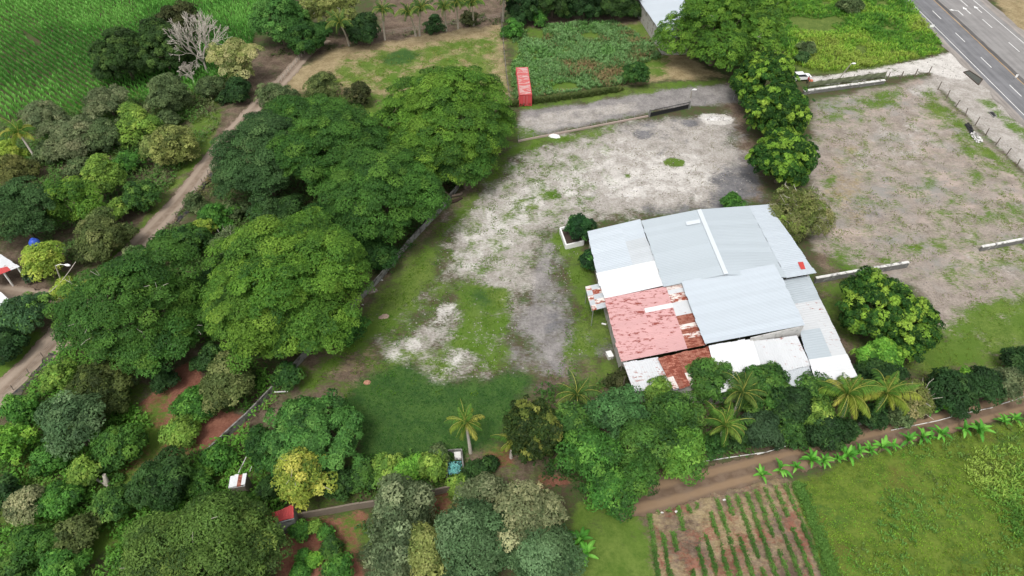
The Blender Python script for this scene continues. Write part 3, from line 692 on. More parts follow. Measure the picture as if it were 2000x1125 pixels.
mb = MB(); mb.quad([np.array(x) - np.array(c) - (0, 0, 0.9 - 0.55) for x in w4]); mb.V[-1][:, 2] = 0.55; mb.build('soil', M_SOIL, planter)

# ------------------------------------------------------------------ walls and fences
def wall_run(name, pts, h, th, mat, label, cat='wall', cap=None, group=None, base=None):
    c = P(*pts[0]); root = empty(name, c); tag(root, label, cat, group)
    w = [np.array(P(*p)) - np.array(c) for p in pts]
    for k, (a, b_) in enumerate(zip(w[:-1], w[1:])):
        u = (b_ - a) / np.linalg.norm(b_ - a); n = np.array([-u[1], u[0], 0]) * th / 2
        L = np.linalg.norm(b_ - a); ns = max(1, int(L / 3.0))
        for i in range(ns):                      # cast panels between posts, each a little out of line
            p0 = a + (b_ - a) * i / ns; p1 = a + (b_ - a) * (i + 1) / ns - u * 0.03
            hh = h * (1 + rr.normal(0, 0.025)); o = n * rr.normal(0, 0.15)
            mb = MB(); A = [p0 - n + o, p1 - n + o, p1 + n + o, p0 + n + o]; mb.hexa(A + [x + (0, 0, hh) for x in A]); mb.build('wall_panel', mat, root)
        if cap is not None:
            m2 = n * 1.25; A = [a - m2, b_ - m2, b_ + m2, a + m2]
            mb = MB(); mb.hexa([x + (0, 0, h + 0.05) for x in A] + [x + (0, 0, h + 0.16) for x in A]); mb.build('capping', cap, root)
    return root
wall_run('boundary_wall', [(955, 282), (912, 345), (868, 405), (800, 478), (745, 545), (690, 602), (620, 672), (545, 755), (480, 822), (395, 900)], 1.15, 0.18, M_CONC,
         'long grey concrete wall between the spreading trees and the yard')
wall_run('boundary_wall', [(515, 1026), (570, 1016), (640, 1004), (705, 992), (800, 976), (850, 966), (900, 955)], 1.2, 0.2, plain('buff_block_wall', (0.20, 0.165, 0.13), 0.9, 0.2, 2), 'low buff wall above the bare red earth garden', cap=None)
wall_run('low_wall', [(1590, 552), (1680, 536), (1770, 521)], 0.9, 0.35, M_DARKWALL, 'dark stained low wall with pale top beside the round bright-tipped tree', cap=M_CONCW)
wall_run('low_wall', [(1913, 490), (1960, 481), (2060, 461)], 0.8, 0.35, M_DARKWALL, 'short low wall with white top standing alone in the worn lot', cap=M_CONCW)
wall_run('retaining_wall', [(1568, 184), (1650, 173), (1726, 163)], 0.7, 0.5, M_DARKWALL, 'grey retaining wall with whitish capping below the green cloth', cap=M_CONCW)

def fence(name, pts, label, h=1.6, step=3.0, wires=3, mat=M_WOODPOST, rad=0.07, cat='fence', group=None, lean=0.05):
    c = P(*pts[0]); root = empty(name, c); tag(root, label, cat, group)
    w = np.array([np.array(P(*p)) - np.array(c) for p in pts]); d = np.concatenate([[0], np.cumsum(np.linalg.norm(np.diff(w, axis=0), axis=1))])
    n = max(2, int(d[-1] / step) + 1); t = np.linspace(0, d[-1], n)
    tops = []
    for s in t:
        x = np.interp(s, d, w[:, 0]); y = np.interp(s, d, w[:, 1]); hh = h * (1 + rr.normal(0, 0.06)); l = rr.normal(0, lean, 2)
        mb = MB(); mb.tube([(x, y, -0.05), (x + l[0] * 0.5, y + l[1] * 0.5, hh / 2), (x + l[0], y + l[1], hh)], [rad, rad * 0.95, rad * 0.85], 6); mb.build('post', mat, root)
        tops.append((x + l[0], y + l[1], hh))
    tops = np.array(tops)
    for k in range(wires):
        f = 1 - 0.06 - k * 0.28
        mb = MB(); mb.tube([(p[0], p[1], p[2] * f) for p in tops], 0.014, 4); mb.build('wire', M_WIRE, root)
    return root
fence('post_fence', [(1732, 158), (1775, 152), (1812, 147)], 'dark post and wire fence along the white gravel driveway', 1.9, 3.2, rad=0.11)
fence('post_fence', [(1832, 175), (1880, 222), (1930, 268), (1990, 330), (2050, 395)], 'leaning post and wire fence between the lot and the highway verge', 1.7, 3.4, rad=0.10, lean=0.12)
fence('cloth_fence', [(1578, 172), (1650, 162), (1727, 152)], 'dark olive cloth fence sagging on posts above the retaining wall', 1.7, 2.6, rad=0.07)
cf = [o for o in bpy.data.objects if o.name == 'cloth_fence'][0]
A0 = np.array(P(1578, 172)); A1 = np.array(P(1727, 152)); V = []; n = 60
for i in range(n + 1):
    p = A0 + (A1 - A0) * i / n - A0; sag = 0.18 * abs(math.sin(i * 0.42)) + rr.uniform(0, 0.12)
    y = 0.10 * math.sin(i * 0.9)
    V += [(p[0], p[1] - 0.12 + y * 0.4, 0.35), (p[0], p[1] - 0.16 + y, 0.95), (p[0], p[1] - 0.12, 1.62 - sag)]
Qs = [[i * 3 + j, i * 3 + 3 + j, i * 3 + 4 + j, i * 3 + 1 + j] for i in range(n) for j in range(2)]
link('cloth', np_mesh('cloth', V, np.array(Qs)), M_TARP, cf)
fence('wire_fence', [(1012, 275), (1100, 258), (1204, 238), (1266, 226)], 'low wire fence with pinkish base along the gravel lane', 1.2, 3.0, rad=0.05, mat=M_STEEL)
wall_run('low_wall', [(1012, 277), (1100, 260), (1204, 240), (1266, 228)], 0.35, 0.2, plain('pink_kerb', (0.40, 0.32, 0.28), 0.9, 0.2, 2), 'low pinkish kerb wall under the wire fence by the gravel lane')
fence('wire_fence', [(1348, 210), (1390, 202), (1432, 195)], 'short wire fence from the black gate to the tree row', 1.2, 3.0, rad=0.05, mat=M_STEEL)
fence('paddock_fence', [(978, 35), (985, 110), (990, 160), (996, 205)], 'grey post fence dividing the dry field from the weedy lot', 1.6, 2.6, rad=0.09)
fence('roadside_fence', [(600, 100), (575, 128), (556, 152), (545, 165)], 'pale stake fence beside the upper end of the dirt road', 1.0, 1.4, rad=0.06, lean=0.08, mat=M_PALEBARK)
fence('field_fence', [(730, 72), (780, 66), (850, 56), (930, 44), (980, 35)], 'thin wire fence behind the row of coconut palms', 1.3, 4.0, rad=0.05)
fence('roadside_fence', [(417, 325), (364, 402), (308, 470), (282, 500)], 'low fence with yellowish wire on the bank beside the dirt road', 0.9, 2.4, rad=0.05, lean=0.06)
fence('roadside_fence', [(112, 668), (60, 725), (20, 768), (-40, 830)], 'low fence with yellowish wire at the lower bend of the dirt road', 0.9, 2.4, rad=0.05, lean=0.06)
# black roadside drain lining
M_LINER = plain('black_liner', (0.03, 0.032, 0.036), 0.8, 0.4, 2, dirt=(0.10, 0.09, 0.06), dirt_amt=0.9, dirt_scale=1.0)
for pts, lab in (([(420, 332), (372, 402), (318, 470), (300, 492)], 'dark lined ditch along the upper dirt road'), ([(110, 682), (65, 735), (20, 785), (-40, 845)], 'dark lined ditch along the lower bend of the dirt road')):
    o = ribbon('roadside_ditch', pts, [0.9] * len(pts), M_LINER, 0.03, jit=0.25, seed=9); tag(o, lab, 'ditch')

# sliding gate
c = P(1268, 229); gate = empty('gate', c); tag(gate, 'low black metal gate in the fence of the gravel lane', 'gate')
a = np.array([0, 0, 0.0]); b_ = np.array(P(1345, 212)) - np.array(c); L = np.linalg.norm(b_); u = b_ / L
for z in (0.15, 1.45):
    mb = MB(); mb.tube([a + (0, 0, z), b_ + (0, 0, z)], 0.06, 6); mb.build('rail', M_BLACK, gate)
n = int(L / 0.35)
bar = MB(); bar.tube([(0, 0, 0.15), (0, 0, 1.45)], 0.03, 4); bar_me = bar.build('bar', M_BLACK, gate).data
for i in range(1, n):
    p = a + (b_ - a) * i / n; link('bar', bar_me, None, gate, p)
for s in (0, 1):
    mb = MB(); mb.box((*(b_ * s)[:2], 0.85), (0.12, 0.12, 0.85)); mb.build('gate_post', M_DARKWALL, gate)
mb = MB(); p0 = a + u * 0.15 + (0, 0, 0.2); p1 = b_ - u * 0.15 + (0, 0, 0.2); mb.hexa([p0, p1, p1 + (0, .03, 0), p0 + (0, .03, 0)] + [x + (0, 0, 0.75) for x in (p0, p1, p1 + (0, .03, 0), p0 + (0, .03, 0))]); mb.build('kick_plate', M_BLACK, gate)

# ------------------------------------------------------------------ red container
M_CONT = sheet_mat('container_paint', (0.48, 0.105, 0.10), 0.62, 0.6, 0.02, rustcol=(0.42, 0.27, 0.255), stain=0.2, rscale=0.35)
ca, cb_ = P(1019.5, 132, 2.6), P(1026.5, 184, 2.6); mid = (np.array(ca) + np.array(cb_)) / 2; ang = math.atan2(cb_.y - ca.y, cb_.x - ca.x)
cont = empty('shipping_container', (mid[0], mid[1], 0), ang); tag(cont, 'faded red steel shipping container at the edge of the weedy lot', 'container')
HL, HW = 5.7, 1.22
for s in (-1, 1):
    V = []; n = 48
    for i in range(n + 1):
        y = s * (HW - (0.05 if (i // 2) % 2 else 0.0)); x = -HL + 0.05 + (2 * HL - 0.1) * i / n; V += [(x, y, 0.18), (x, y, 2.5)]
    link('side_panel', np_mesh('side_panel', V, np.array([[2 * i, 2 * i + 2, 2 * i + 3, 2 * i + 1] for i in range(n)])), M_CONT, cont)
V = []; n = 40
for i in range(n + 1):
    x = -HL + 2 * HL * i / n; z = 2.58 - (0.03 if (i // 2) % 2 else 0); V += [(x, -HW + 0.03, z), (x, HW - 0.03, z)]
link('roof_panel', np_mesh('roof_panel', V, np.array([[2 * i, 2 * i + 2, 2 * i + 3, 2 * i + 1] for i in range(n)])), M_CONT, cont)
mb = MB()
for s in (-1, 1):
    for z in (0.12, 2.54): mb.box((0, s * HW, z), (HL, 0.06, 0.07))
    for t in (-1, 1): mb.box((s * HL, t * (HW - 0.003), 1.3), (0.08, 0.08, 1.296))
    mb.box((s * (HL - 0.004), 0, 2.545), (0.06, HW - 0.09, 0.06)); mb.box((s * (HL - 0.004), 0, 0.12), (0.06, HW - 0.09, 0.06))
mb.build('frame', M_REDBOX, cont)
for s in (-1, 1):
    mb = MB(); mb.box((HL - 0.02, s * 0.56, 1.32), (0.03, 0.54, 1.12)); d = mb.build('door', M_REDBOX, cont)
    mb = MB(); mb.tube([(HL + 0.04, s * 0.3, 0.25), (HL + 0.04, s * 0.3, 2.4)], 0.025, 6); mb.build('lock_bar', M_STEEL, d)
mb = MB(); mb.box((-HL + 0.02, 0, 1.32), (0.03, 1.1, 1.12)); mb.build('end_panel', M_CONT, cont)

# ------------------------------------------------------------------ other buildings
def shed(name, label, cor, zs, n, mats, wallmat, axis='ab', walls=True, posts=(), cat='shed', cuts=(0, 1.0), ribs=3, wz=None):
    ctr = np.mean([np.array(P(p[0], p[1], z)) for p, z in zip(cor, zs)], axis=0); ctr[2] = 0
    root = empty(name, ctr); tag(root, label, cat)
    section(root, ctr, 'roof', [(p[0], p[1], z) for p, z in zip(cor, zs)], n, mats, axis, cuts, ribs=ribs)
    q = [np.array(P(p[0], p[1], z)) - ctr for p, z in zip(cor, zs)]
    cc = np.mean(q, axis=0)
    q = [cc + (x - cc) * np.array([0.93, 0.93, 1]) for x in q]
    if walls:
        for i in range(4):
            a, b_ = q[i], q[(i + 1) % 4]; u = (b_ - a) / np.linalg.norm((b_ - a)[:2]); nn = np.array([-u[1], u[0], 0]) * 0.08
            A = [np.array([*x[:2], 0]) for x in (a - nn, b_ - nn, b_ + nn, a + nn)]; T = [x - (0, 0, 0.15) for x in (a - nn, b_ - nn, b_ + nn, a + nn)]
            mb = MB(); mb.hexa(A + T); mb.build('wall', wallmat, root)
    for s in posts:
        p = (q[s[0]] * (1 - s[2]) + q[s[1]] * s[2]); mb = MB(); mb.box((p[0], p[1], p[2] / 2 - 0.05), (0.10, 0.10, p[2] / 2 - 0.05)); mb.build('roof_post', M_WHITE, root)
    return root
shed('white_roofed_barn', 'long barn with white metal roof half hidden by the tall broad tree', [(1240, -12), (1335, -25), (1352, 68), (1299, 76)], (4.2, 5.0, 5.0, 4.2), 14, M_LGREY, M_PLASTER, cat='barn', cuts=(0, 1.0))
shed('open_shelter', 'open shelter with white roof, red edge sheet and white posts at the dirt road', [(-60, 475), (2, 497), (38, 521), (-30, 548)], (2.9, 3.2, 3.0, 2.7), 5, lambda i, j: M_RED if (i == 4 and j == 0) else M_WSTAIN, M_PLASTER, walls=False, posts=((1, 2, 0.98), (2, 3, 0.02), (2, 3, 0.45), (3, 0, 0.1), (0, 1, 0.1)), cat='shelter', cuts=(0, 0.75, 1.0))
shed('small_house', 'small house with plain white roof beside the mango bush and dirt road', [(-70, 545), (-4, 566), (20, 587), (-50, 622)], (3.0, 3.2, 3.0, 2.8), 5, M_WSHEET, M_PLASTER, cat='house')
shed('red_shed', 'small shed with dark red rusted roof below the yellow-leaved tree', [(517, 1008), (573, 984), (574, 1012), (512, 1028)], (2.9, 3.1, 2.8, 2.6), 6, M_RED, M_CONC, cat='shed', axis='ad')
hut = shed('tiny_hut', 'tiny hut with white sheet roof and rusty seam among dense green bushes', [(450, 930), (482, 925), (478, 948), (446, 953)], (3.0, 3.0, 2.8, 2.8), 4, lambda i, j: M_RUST if i == 2 else M_WSHEET, M_WOODPOST, cat='hut', axis='ad')

# ruined tank with turquoise sheet
c = P(892, 918); ruin = empty('ruined_pen', c); tag(ruin, 'small roofless block pen holding a crumpled turquoise sheet below the lone palm', 'pen')
def loc(px, py, z=0): return np.array(P(px, py, z)) - np.array(c)
rc = [loc(874, 886), loc(902, 884), loc(907, 940), loc(874, 942)]
for i, h in enumerate((0.8, 1.0, 0.9, 0.6)):
    a, b_ = rc[i], rc[(i + 1) % 4]; u = (b_ - a) / np.linalg.norm(b_ - a); nn = np.array([-u[1], u[0], 0]) * 0.08
    A = [a - nn + u * 0.09, b_ - nn - u * 0.09, b_ + nn - u * 0.09, a + nn + u * 0.09]; mb = MB(); mb.hexa(A + [x + (0, 0, h) for x in A]); mb.build('wall', M_CONC, ruin)
mb = MB(); A = [loc(887, 888), loc(900, 887), loc(902, 902), loc(889, 903)]; mb.hexa([x + (0, 0, 0.5) for x in A] + [x + (0, 0, 0.62) for x in A]); mb.build('lid_slab', M_CONCW, ruin)
V = []; ng = 14
for i in range(ng + 1):
    for j in range(ng + 1):
        p = (rc[0] * (1 - j / ng) + rc[1] * (j / ng)) * (1 - (0.35 + 0.5 * i / ng)) + (rc[3] * (1 - j / ng) + rc[2] * (j / ng)) * (0.35 + 0.5 * i / ng)
        cx = np.mean(rc, axis=0); p = cx + (p - cx) * 0.86; V.append((p[0] + rr.normal(0, .04), p[1] + rr.normal(0, .04), 0.35 + rr.uniform(0, 0.35)))
Qs = [[i * (ng + 1) + j, (i + 1) * (ng + 1) + j, (i + 1) * (ng + 1) + j + 1, i * (ng + 1) + j + 1] for i in range(ng) for j in range(ng) if rr.random() > 0.12]
o = link('crumpled_sheet', np_mesh('crumpled_sheet', V, np.array(Qs)), plain('turquoise_plastic', (0.17, 0.46, 0.44), 0.45, 0.35, 3, dirt=(0.03, 0.05, 0.06), dirt_amt=0.7), None)
o.location = c; tag(o, 'crumpled turquoise plastic sheet lying inside the roofless block pen', 'sheet')

# ------------------------------------------------------------------ poles, lamps, signs
def lamp(label, foot, top, h, arm=1.6, adir=(1, 0.1), group=None):
    """street lamp; foot and top are picture points of its base and head"""
    c = P(*foot); root = empty('street_lamp', c); tag(root, label, 'street lamp', group)
    t = np.array(P(top[0], top[1], h)) - np.array(c)
    mb = MB(); mb.tube([(0, 0, -0.1), t * 0.5, t], [0.13, 0.11, 0.08], 8); mb.build('pole', M_PALEBARK, root)
    d = np.array([*adir, 0.0]); d /= np.linalg.norm(d)
    mb = MB(); mb.tube([t - (0, 0, 0.1), t + d * arm * 0.5 + (0, 0, 0.25), t + d * arm + (0, 0, 0.22)], 0.04, 6); mb.build('arm', M_WHITE, root)
    V, Qs = tube_arrays([t + d * (arm - 0.1) + (0, 0, 0.22), t + d * (arm + 0.1) + (0, 0, 0.22), t + d * (arm + 0.4) + (0, 0, 0.2), t + d * (arm + 0.75) + (0, 0, 0.18), t + d * (arm + 0.85) + (0, 0, 0.17)], [0.03, 0.14, 0.2, 0.13, 0.03], 8)
    link('lamp_head', np_mesh('lamp_head', V, Qs), M_WHITE, root)
    return root
lamp('street lamp with white cobra head above the bend of the dirt road', (127, 566), (108, 518), 6.0, 1.5, (1, -0.1))
lamp('small lamp post with white head beside the white gravel driveway', (1636, 157), (1661, 126), 4.5, 0.3, (1, 0.1))
lamp('thin lamp post standing in the gravel lane near the tree row', (1349, 191), (1351, 177), 2.2, 0.2, (1, 0.1))
a = np.array(P(77, 586, 2.6)); b_ = np.array(P(148, 511, 4.6)); mid = (a + b_) / 2; mb = MB()
mb.tube([a + (b_ - a) * t - (0, 0, 0.5 * math.sin(math.pi * t)) for t in np.linspace(0, 1, 12)], 0.045, 6); cb = mb.build('overhead_cable', M_PALEBARK); tag(cb, 'pale overhead cable crossing in front of the street lamp', 'cable')
def sign(label, foot, h, w, hh, rz=0):
    c = P(*foot); root = empty('road_sign', c, rz); tag(root, label, 'sign')
    mb = MB(); mb.tube([(0, 0, -0.1), (0, 0, h)], 0.05, 6); mb.build('post', M_STEEL, root)
    mb = MB(); mb.box((0, -0.08, h - hh / 2), (w / 2, 0.015, hh / 2)); mb.build('plate', M_WHITE, root)
sign('small white sign plate on a post at the left highway shoulder', (1816, 60), 1.5, 1.0, 0.6)
sign('small white sign plate on a post at the highway median', (1981, 156), 1.3, 0.5, 0.7)
# water tank behind the lime-green bush
c = P(67, 474, 5.4); c.z = 0; tank = empty('water_tank', c); tag(tank, 'blue plastic water tank on a stand poking above a lime-green bush', 'tank')
M_BLUE = plain('blue_plastic', (0.03, 0.08, 0.42), 0.4, 0.2, 3)
mb = MB(); mb.tube([(0, 0, 4.5), (0, 0, 4.55), (0, 0, 5.6), (0, 0, 6.0), (0, 0, 6.05), (0, 0, 6.17)], [0.02, 0.72, 0.72, 0.4, 0.27, 0.24], 16); mb.tube([(0, 0, 6.16), (0, 0, 6.19)], [0.24, 0.01], 16); mb.build('drum', M_BLUE, tank, True)
for sx in (-1, 1):
    for sy in (-1, 1): mb = MB(); mb.box((sx * 0.5, sy * 0.5, 2.2), (0.06, 0.06, 2.2)); mb.build('leg', M_WOODPOST, tank)
mb = MB(); mb.box((0, 0, 4.44), (0.65, 0.65, 0.035)); mb.build('platform', M_WOODPOST, tank)
# white irrigation pipe along the farm track
for pts, lab in (([(1365, 905), (1440, 893), (1500, 884)], 'white pipe lying along the farm track by the coconut palms'), ([(1478, 888), (1520, 877), (1556, 866)], 'bent white pipe end at the dark bush'),
                 ([(1740, 842), (1830, 822), (1880, 809), (1938, 797)], 'long white pipe under the dark round shrubs'), ([(1955, 790), (2000, 775), (2060, 760)], 'white pipe running past the pale shrub')):
    mb = MB(); mb.tube([np.array(P(x, y)) + (0, rr.normal(0, .06), 0.13) for x, y in pts], 0.055, 6); o = mb.build('water_pipe', M_CONCW); tag(o, lab, 'pipe')
# pits in the verge
M_WATER = plain('murky_water', (0.055, 0.058, 0.045), 0.15, 0.3, 1)
def pit(label, pts, mat, rim=M_CONC, cat='drain', name='drain_pit'):
    c = P(*pts[0]); root = empty(name, c); tag(root, label, cat)
    w = [np.array(P(*p)) - np.array(c) for p in pts]
    for i in range(len(w)):
        a, b_ = w[i], w[(i + 1) % len(w)]; u = (b_ - a) / np.linalg.norm(b_ - a); nn = np.array([-u[1], u[0], 0]) * 0.11
        A = [a - nn, b_ - nn, b_ + nn, a + nn]; mb = MB(); mb.hexa([x - (0, 0, 0.05) for x in A] + [x + (0, 0, 0.08 + 0.003 * i) for x in A]); mb.build('rim', rim, root)
    mb = MB(); mb.quad([x + (0, 0, 0.03) for x in w]); mb.build('surface', mat, root)
pit('large open drain pit with murky water beside the highway', [(1882, 141), (1893, 138), (1919, 155), (1911, 166), (1890, 155)][:4], M_WATER, M_SOIL)
pit('small square black drain grate on the highway verge', [(1931, 219), (1938, 218), (1947, 227), (1940, 229)], M_BLACK)

# ------------------------------------------------------------------ loose things in the yard
def lump(name, label, cat, px, py, size, mat, seed=0, seg=10, group=None):
    """irregular rounded heap"""
    r = np.random.default_rng(seed); c = P(px, py); V = []; Qs = []
    ph = [r.uniform(0, 6.28, 4)]
    for i in range(seg // 2 + 1):
        th = (i / (seg // 2)) * math.pi / 2
        for j in range(seg):
            a = 2 * math.pi * j / seg; k = 1 + 0.15 * math.sin(2 * a + ph[0][0]) + 0.1 * math.sin(3 * a + ph[0][1]) + r.normal(0, 0.05)
            V.append((size[0] * k * math.cos(th) * math.cos(a), size[1] * k * math.cos(th) * math.sin(a), size[2] * math.sin(th) * (1 + r.normal(0, 0.06)) - 0.05))
    for i in range(seg // 2):
        for j in range(seg): Qs.append([i * seg + j, i * seg + (j + 1) % seg, (i + 1) * seg + (j + 1) % seg, (i + 1) * seg + j])
    o = link(name, np_mesh(name, V, np.array(Qs)), mat, None, c); tag(o, label, cat, group); return o
M_GRAVW = plain('white_gravel', (0.62, 0.60, 0.58), 0.95, 0.3, 5, dirt=(0.18, 0.16, 0.14), dirt_amt=0.6, dirt_scale=2.5)
M_DEBR = plain('mixed_debris', (0.20, 0.16, 0.13), 0.95, 0.6, 5, dirt=(0.5, 0.48, 0.45), dirt_amt=0.4, dirt_scale=3)
lump('white_drum_half', 'smooth white half-dome cover beside the wire fence', 'cover', 1083, 267, (1.1, 0.55, 0.55), M_WHITE, 1, 14)
lump('gravel_heap', 'heap of white and dark gravel near the tree row', 'gravel heap', 1400, 232, (2.3, 1.0, 0.35), M_GRAVW, 2, 14)
lump('debris_heap', 'small heap of dark debris at the foot of the concrete wall', 'debris', 726, 568, (0.8, 0.6, 0.4), M_DEBR, 3)
lump('debris_heap', 'pale earth clod heap on the thin grass of the yard', 'debris', 750, 618, (0.8, 0.5, 0.12), plain('tan_clods', (0.38, 0.28, 0.22), 0.95, 0.3, 6), 4)
lump('stone', 'pinkish brown stone alone on the edge of the deep green lawn', 'stone', 717, 747, (0.55, 0.35, 0.35), plain('brown_stone', (0.42, 0.22, 0.15), 0.9, 0.3, 5), 5)
for i, (x, y) in enumerate(((1192, 366), (1222, 383), (1234, 372), (1246, 366))):
    lump('lime_patch', ('small white lime streak set apart from the others on the pale yard', 'white lime streak on the pale yard, closest to the warehouse', 'middle white lime streak on the pale yard', 'white lime streak on the pale yard, farthest from the planter')[i], 'lime streak', x + 4, y, (0.75, 0.22, 0.06), M_GRAVW, 20 + i, 14, 'white streaks on the yard')
for i, (x, y, s, lab) in enumerate(((1293, 1001, 0.28, 'small white scrap on the earth where the crop rows begin'), (1321, 999, 0.34, 'pale green scrap on the earth where the crop rows begin'), (1415, 976, 0.3, 'white scrap lying among the crop rows'), (1239, 997, 0.2, 'tiny white scrap at the edge of the bare track head'),
        (695, 595, 0.24, 'white stone touching the concrete wall'), (708, 595, 0.24, 'white stone a step away from the concrete wall'), (745, 547, 0.35, 'crumpled white bag near the concrete wall'))):
    lump('scrap', lab, 'scrap', x, y, (s * 0.62, s * 0.5, s * 0.35), M_CONCW, 30 + i, 8)
for j, (pts, mt, lab) in enumerate((([(1884, 243), (1893, 240), (1902, 258), (1893, 262)], M_BLACK, 'torn black plastic sheet lying against the verge fence'),
        ([(1893, 262), (1902, 258), (1921, 278), (1908, 282)], M_CONCW, 'torn whitish plastic sheet lying against the verge fence'))):
    w = [np.array(P(*p)) for p in pts]; V = []; ng = 8
    for i_ in range(ng + 1):
        for k_ in range(ng + 1):
            q = (w[0] * (1 - k_ / ng) + w[1] * (k_ / ng)) * (1 - i_ / ng) + (w[3] * (1 - k_ / ng) + w[2] * (k_ / ng)) * (i_ / ng)
            V.append(q - w[0] + (rr.normal(0, .12), rr.normal(0, .12), 0.04 + rr.uniform(0, 0.25)))
    Qs = [[i_ * (ng + 1) + k_, (i_ + 1) * (ng + 1) + k_, (i_ + 1) * (ng + 1) + k_ + 1, i_ * (ng + 1) + k_ + 1] for i_ in range(ng) for k_ in range(ng) if rr.random() > 0.15]
    o = link('plastic_sheet', np_mesh('plastic_sheet', V, np.array(Qs)), mt, None, Vector(w[0])); tag(o, lab, 'plastic sheet')
c = P(1190, 697); bx = empty('crate', c, 0.3); tag(bx, 'small whitish box standing by the warehouse corner', 'box')
mb = MB(); mb.box((0, 0, 0.3), (0.35, 0.5, 0.3)); mb.build('body', M_CONCW, bx); mb = MB(); mb.box((0, 0, 0.63), (0.38, 0.53, 0.03)); mb.build('lid', M_WHITE, bx)
def board(name, label, p0, p1, z0, z1, w, mat, cat='board'):
    a = np.array(P(p0[0], p0[1], z0)); b_ = np.array(P(p1[0], p1[1], z1)); c = a.copy(); a = a - c; b_ = b_ - c
    u = (b_ - a) / np.linalg.norm(b_ - a); n = np.cross(u, (0, 0, 1.0)); n = n / np.linalg.norm(n) * w / 2
    mb = MB(); mb.hexa([a - n, b_ - n, b_ + n, a + n] + [x + (0, 0, 0.07) for x in (a - n, b_ - n, b_ + n, a + n)]); o = mb.build(name, mat, None, False, Vector(c)); tag(o, label, cat); return o
board('plank', 'white plank lying in the grass beside the faded red roof', (1175, 632), (1184, 634), 0.03, 0.03, 0.25, M_WHITE, 'plank')
board('plank', 'white board propped against the concrete wall', (776, 502), (771, 490), 0.05, 1.6, 0.35, M_WHITE, 'board')
board('pole', 'white pole lying near the foot of the concrete wall', (536, 766), (562, 765), 0.9, 0.1, 0.16, M_WHITE, 'pole')
board('pole', 'white pole leaning over the bushes behind the tiny hut', (466, 924), (481, 893), 1.2, 1.6, 0.08, M_CONCW, 'pole')
board('pole', 'short pale pole standing out of bushes next to the tiny hut', (488, 921), (492, 911), 0.8, 1.6, 0.10, M_CONCW, 'pole')
board('plank', 'grey plank lying under the two yellowish palms', (1675, 830), (1692, 820), 0.2, 0.9, 0.4, M_CONC, 'plank')
# fallen trunk and dead logs
def log(label, pts, rad, mat):
    c = np.array(P(*pts[0][:2])); mb = MB()
    mb.tube([np.array(P(x, y, z)) - c for x, y, z in pts], rad, 8); o = mb.build('fallen_log', mat, None, True, Vector(c)); tag(o, label, 'log')
log('broken brown trunk fallen at the foot of the concrete wall', [(866, 372, 0.6), (880, 383, 0.3), (898, 380, 0.3), (902, 376, 0.35)], [0.12, 0.2, 0.28, 0.3], M_BARK)
log('dark rotting log on the litter beside the concrete wall', [(872, 398, 0.15), (890, 392, 0.2), (903, 386, 0.15)], [0.2, 0.3, 0.2], plain('rotten_wood', (0.045, 0.03, 0.022), 0.95, 0.4, 5))
log('pale forked dead log among low green plants', [(186, 935, 0.9), (200, 941, 0.5), (213, 948, 0.3)], [0.16, 0.24, 0.3], M_PALEBARK)
log('pale upright dead stump among low green plants', [(211, 947, 0.2), (207, 938, 1.2), (203, 927, 1.9)], [0.3, 0.26, 0.2], M_PALEBARK)
log('white bleached trunk piece inside the bluish tree clump', [(172, 855, 3.0), (178, 862, 2.4), (181, 868, 2.0)], [0.15, 0.2, 0.2], M_PALEBARK)

# ------------------------------------------------------------------ white car and a person on the driveway
c = P(1563, 155); car = empty('parked_car', c, 0.12); tag(car, 'white car parked on the driveway, half hidden behind the dark tree row', 'car')
M_CAR = plain('car_white', (0.78, 0.78, 0.78), 0.3, 0.02); M_GLASS = plain('car_glass', (0.03, 0.035, 0.04), 0.1, 0.1); M_TYRE = plain('tyre', (0.02, 0.02, 0.02), 0.9, 0.2)
prof = [(-2.2, 0.35), (-2.25, 0.75), (-2.1, 0.98), (-1.0, 1.02), (1.2, 0.98), (2.05, 0.85), (2.2, 0.6), (2.15, 0.35)]
V = [(x, s * (0.86 - 0.05 * (z > 0.9)), z) for s in (-1, 1) for x, z in prof]; k = len(prof)
Qs = [[i, (i + 1) % k, k + (i + 1) % k, k + i] for i in range(k)]; side = [[0, 1, 2, 3], [0, 3, 4, 7], [4, 5, 6, 7]]
Qs += [q for q in side] + [[k + j for j in reversed(q)] for q in side]
link('body', np_mesh('body', V, np.array(Qs)), M_CAR, car)
cab = [(-1.75, 1.0), (-1.35, 1.48), (0.35, 1.5), (1.05, 1.0)]
V = [(x, s * (0.80 if z < 1.2 else 0.64), z) for s in (-1, 1) for x, z in cab]
link('roof', np_mesh('roof', [(x, y, z) for x, y, z in [(-1.38, -0.66, 1.47), (0.38, -0.66, 1.49), (0.38, 0.66, 1.49), (-1.38, 0.66, 1.47), (-1.3, -0.6, 1.53), (0.3, -0.6, 1.55), (0.3, 0.6, 1.55), (-1.3, 0.6, 1.53)]], np.array([[0, 1, 5, 4], [1, 2, 6, 5], [2, 3, 7, 6], [3, 0, 4, 7], [4, 5, 6, 7]])), M_CAR, car)
link('window', np_mesh('window', V, np.array([[0, 1, 5, 4], [2, 3, 7, 6], [0, 3, 2, 1], [4, 5, 6, 7]])), M_GLASS, car)
for x in (-1.4, 1.4):
    for s in (-1, 1):
        mb = MB(); mb.tube([(x, s * 0.66, 0.33), (x, s * 0.70, 0.33), (x, s * 0.86, 0.33), (x, s * 0.88, 0.33)], [0.2, 0.33, 0.33, 0.2], 14); w_ = mb.build('wheel', M_TYRE, car)
        mb = MB(); mb.tube([(x, s * 0.86, 0.33), (x, s * 0.895, 0.33), (x, s * 0.90, 0.33)], [0.2, 0.18, 0.01], 10); mb.build('rim', M_STEEL, w_)
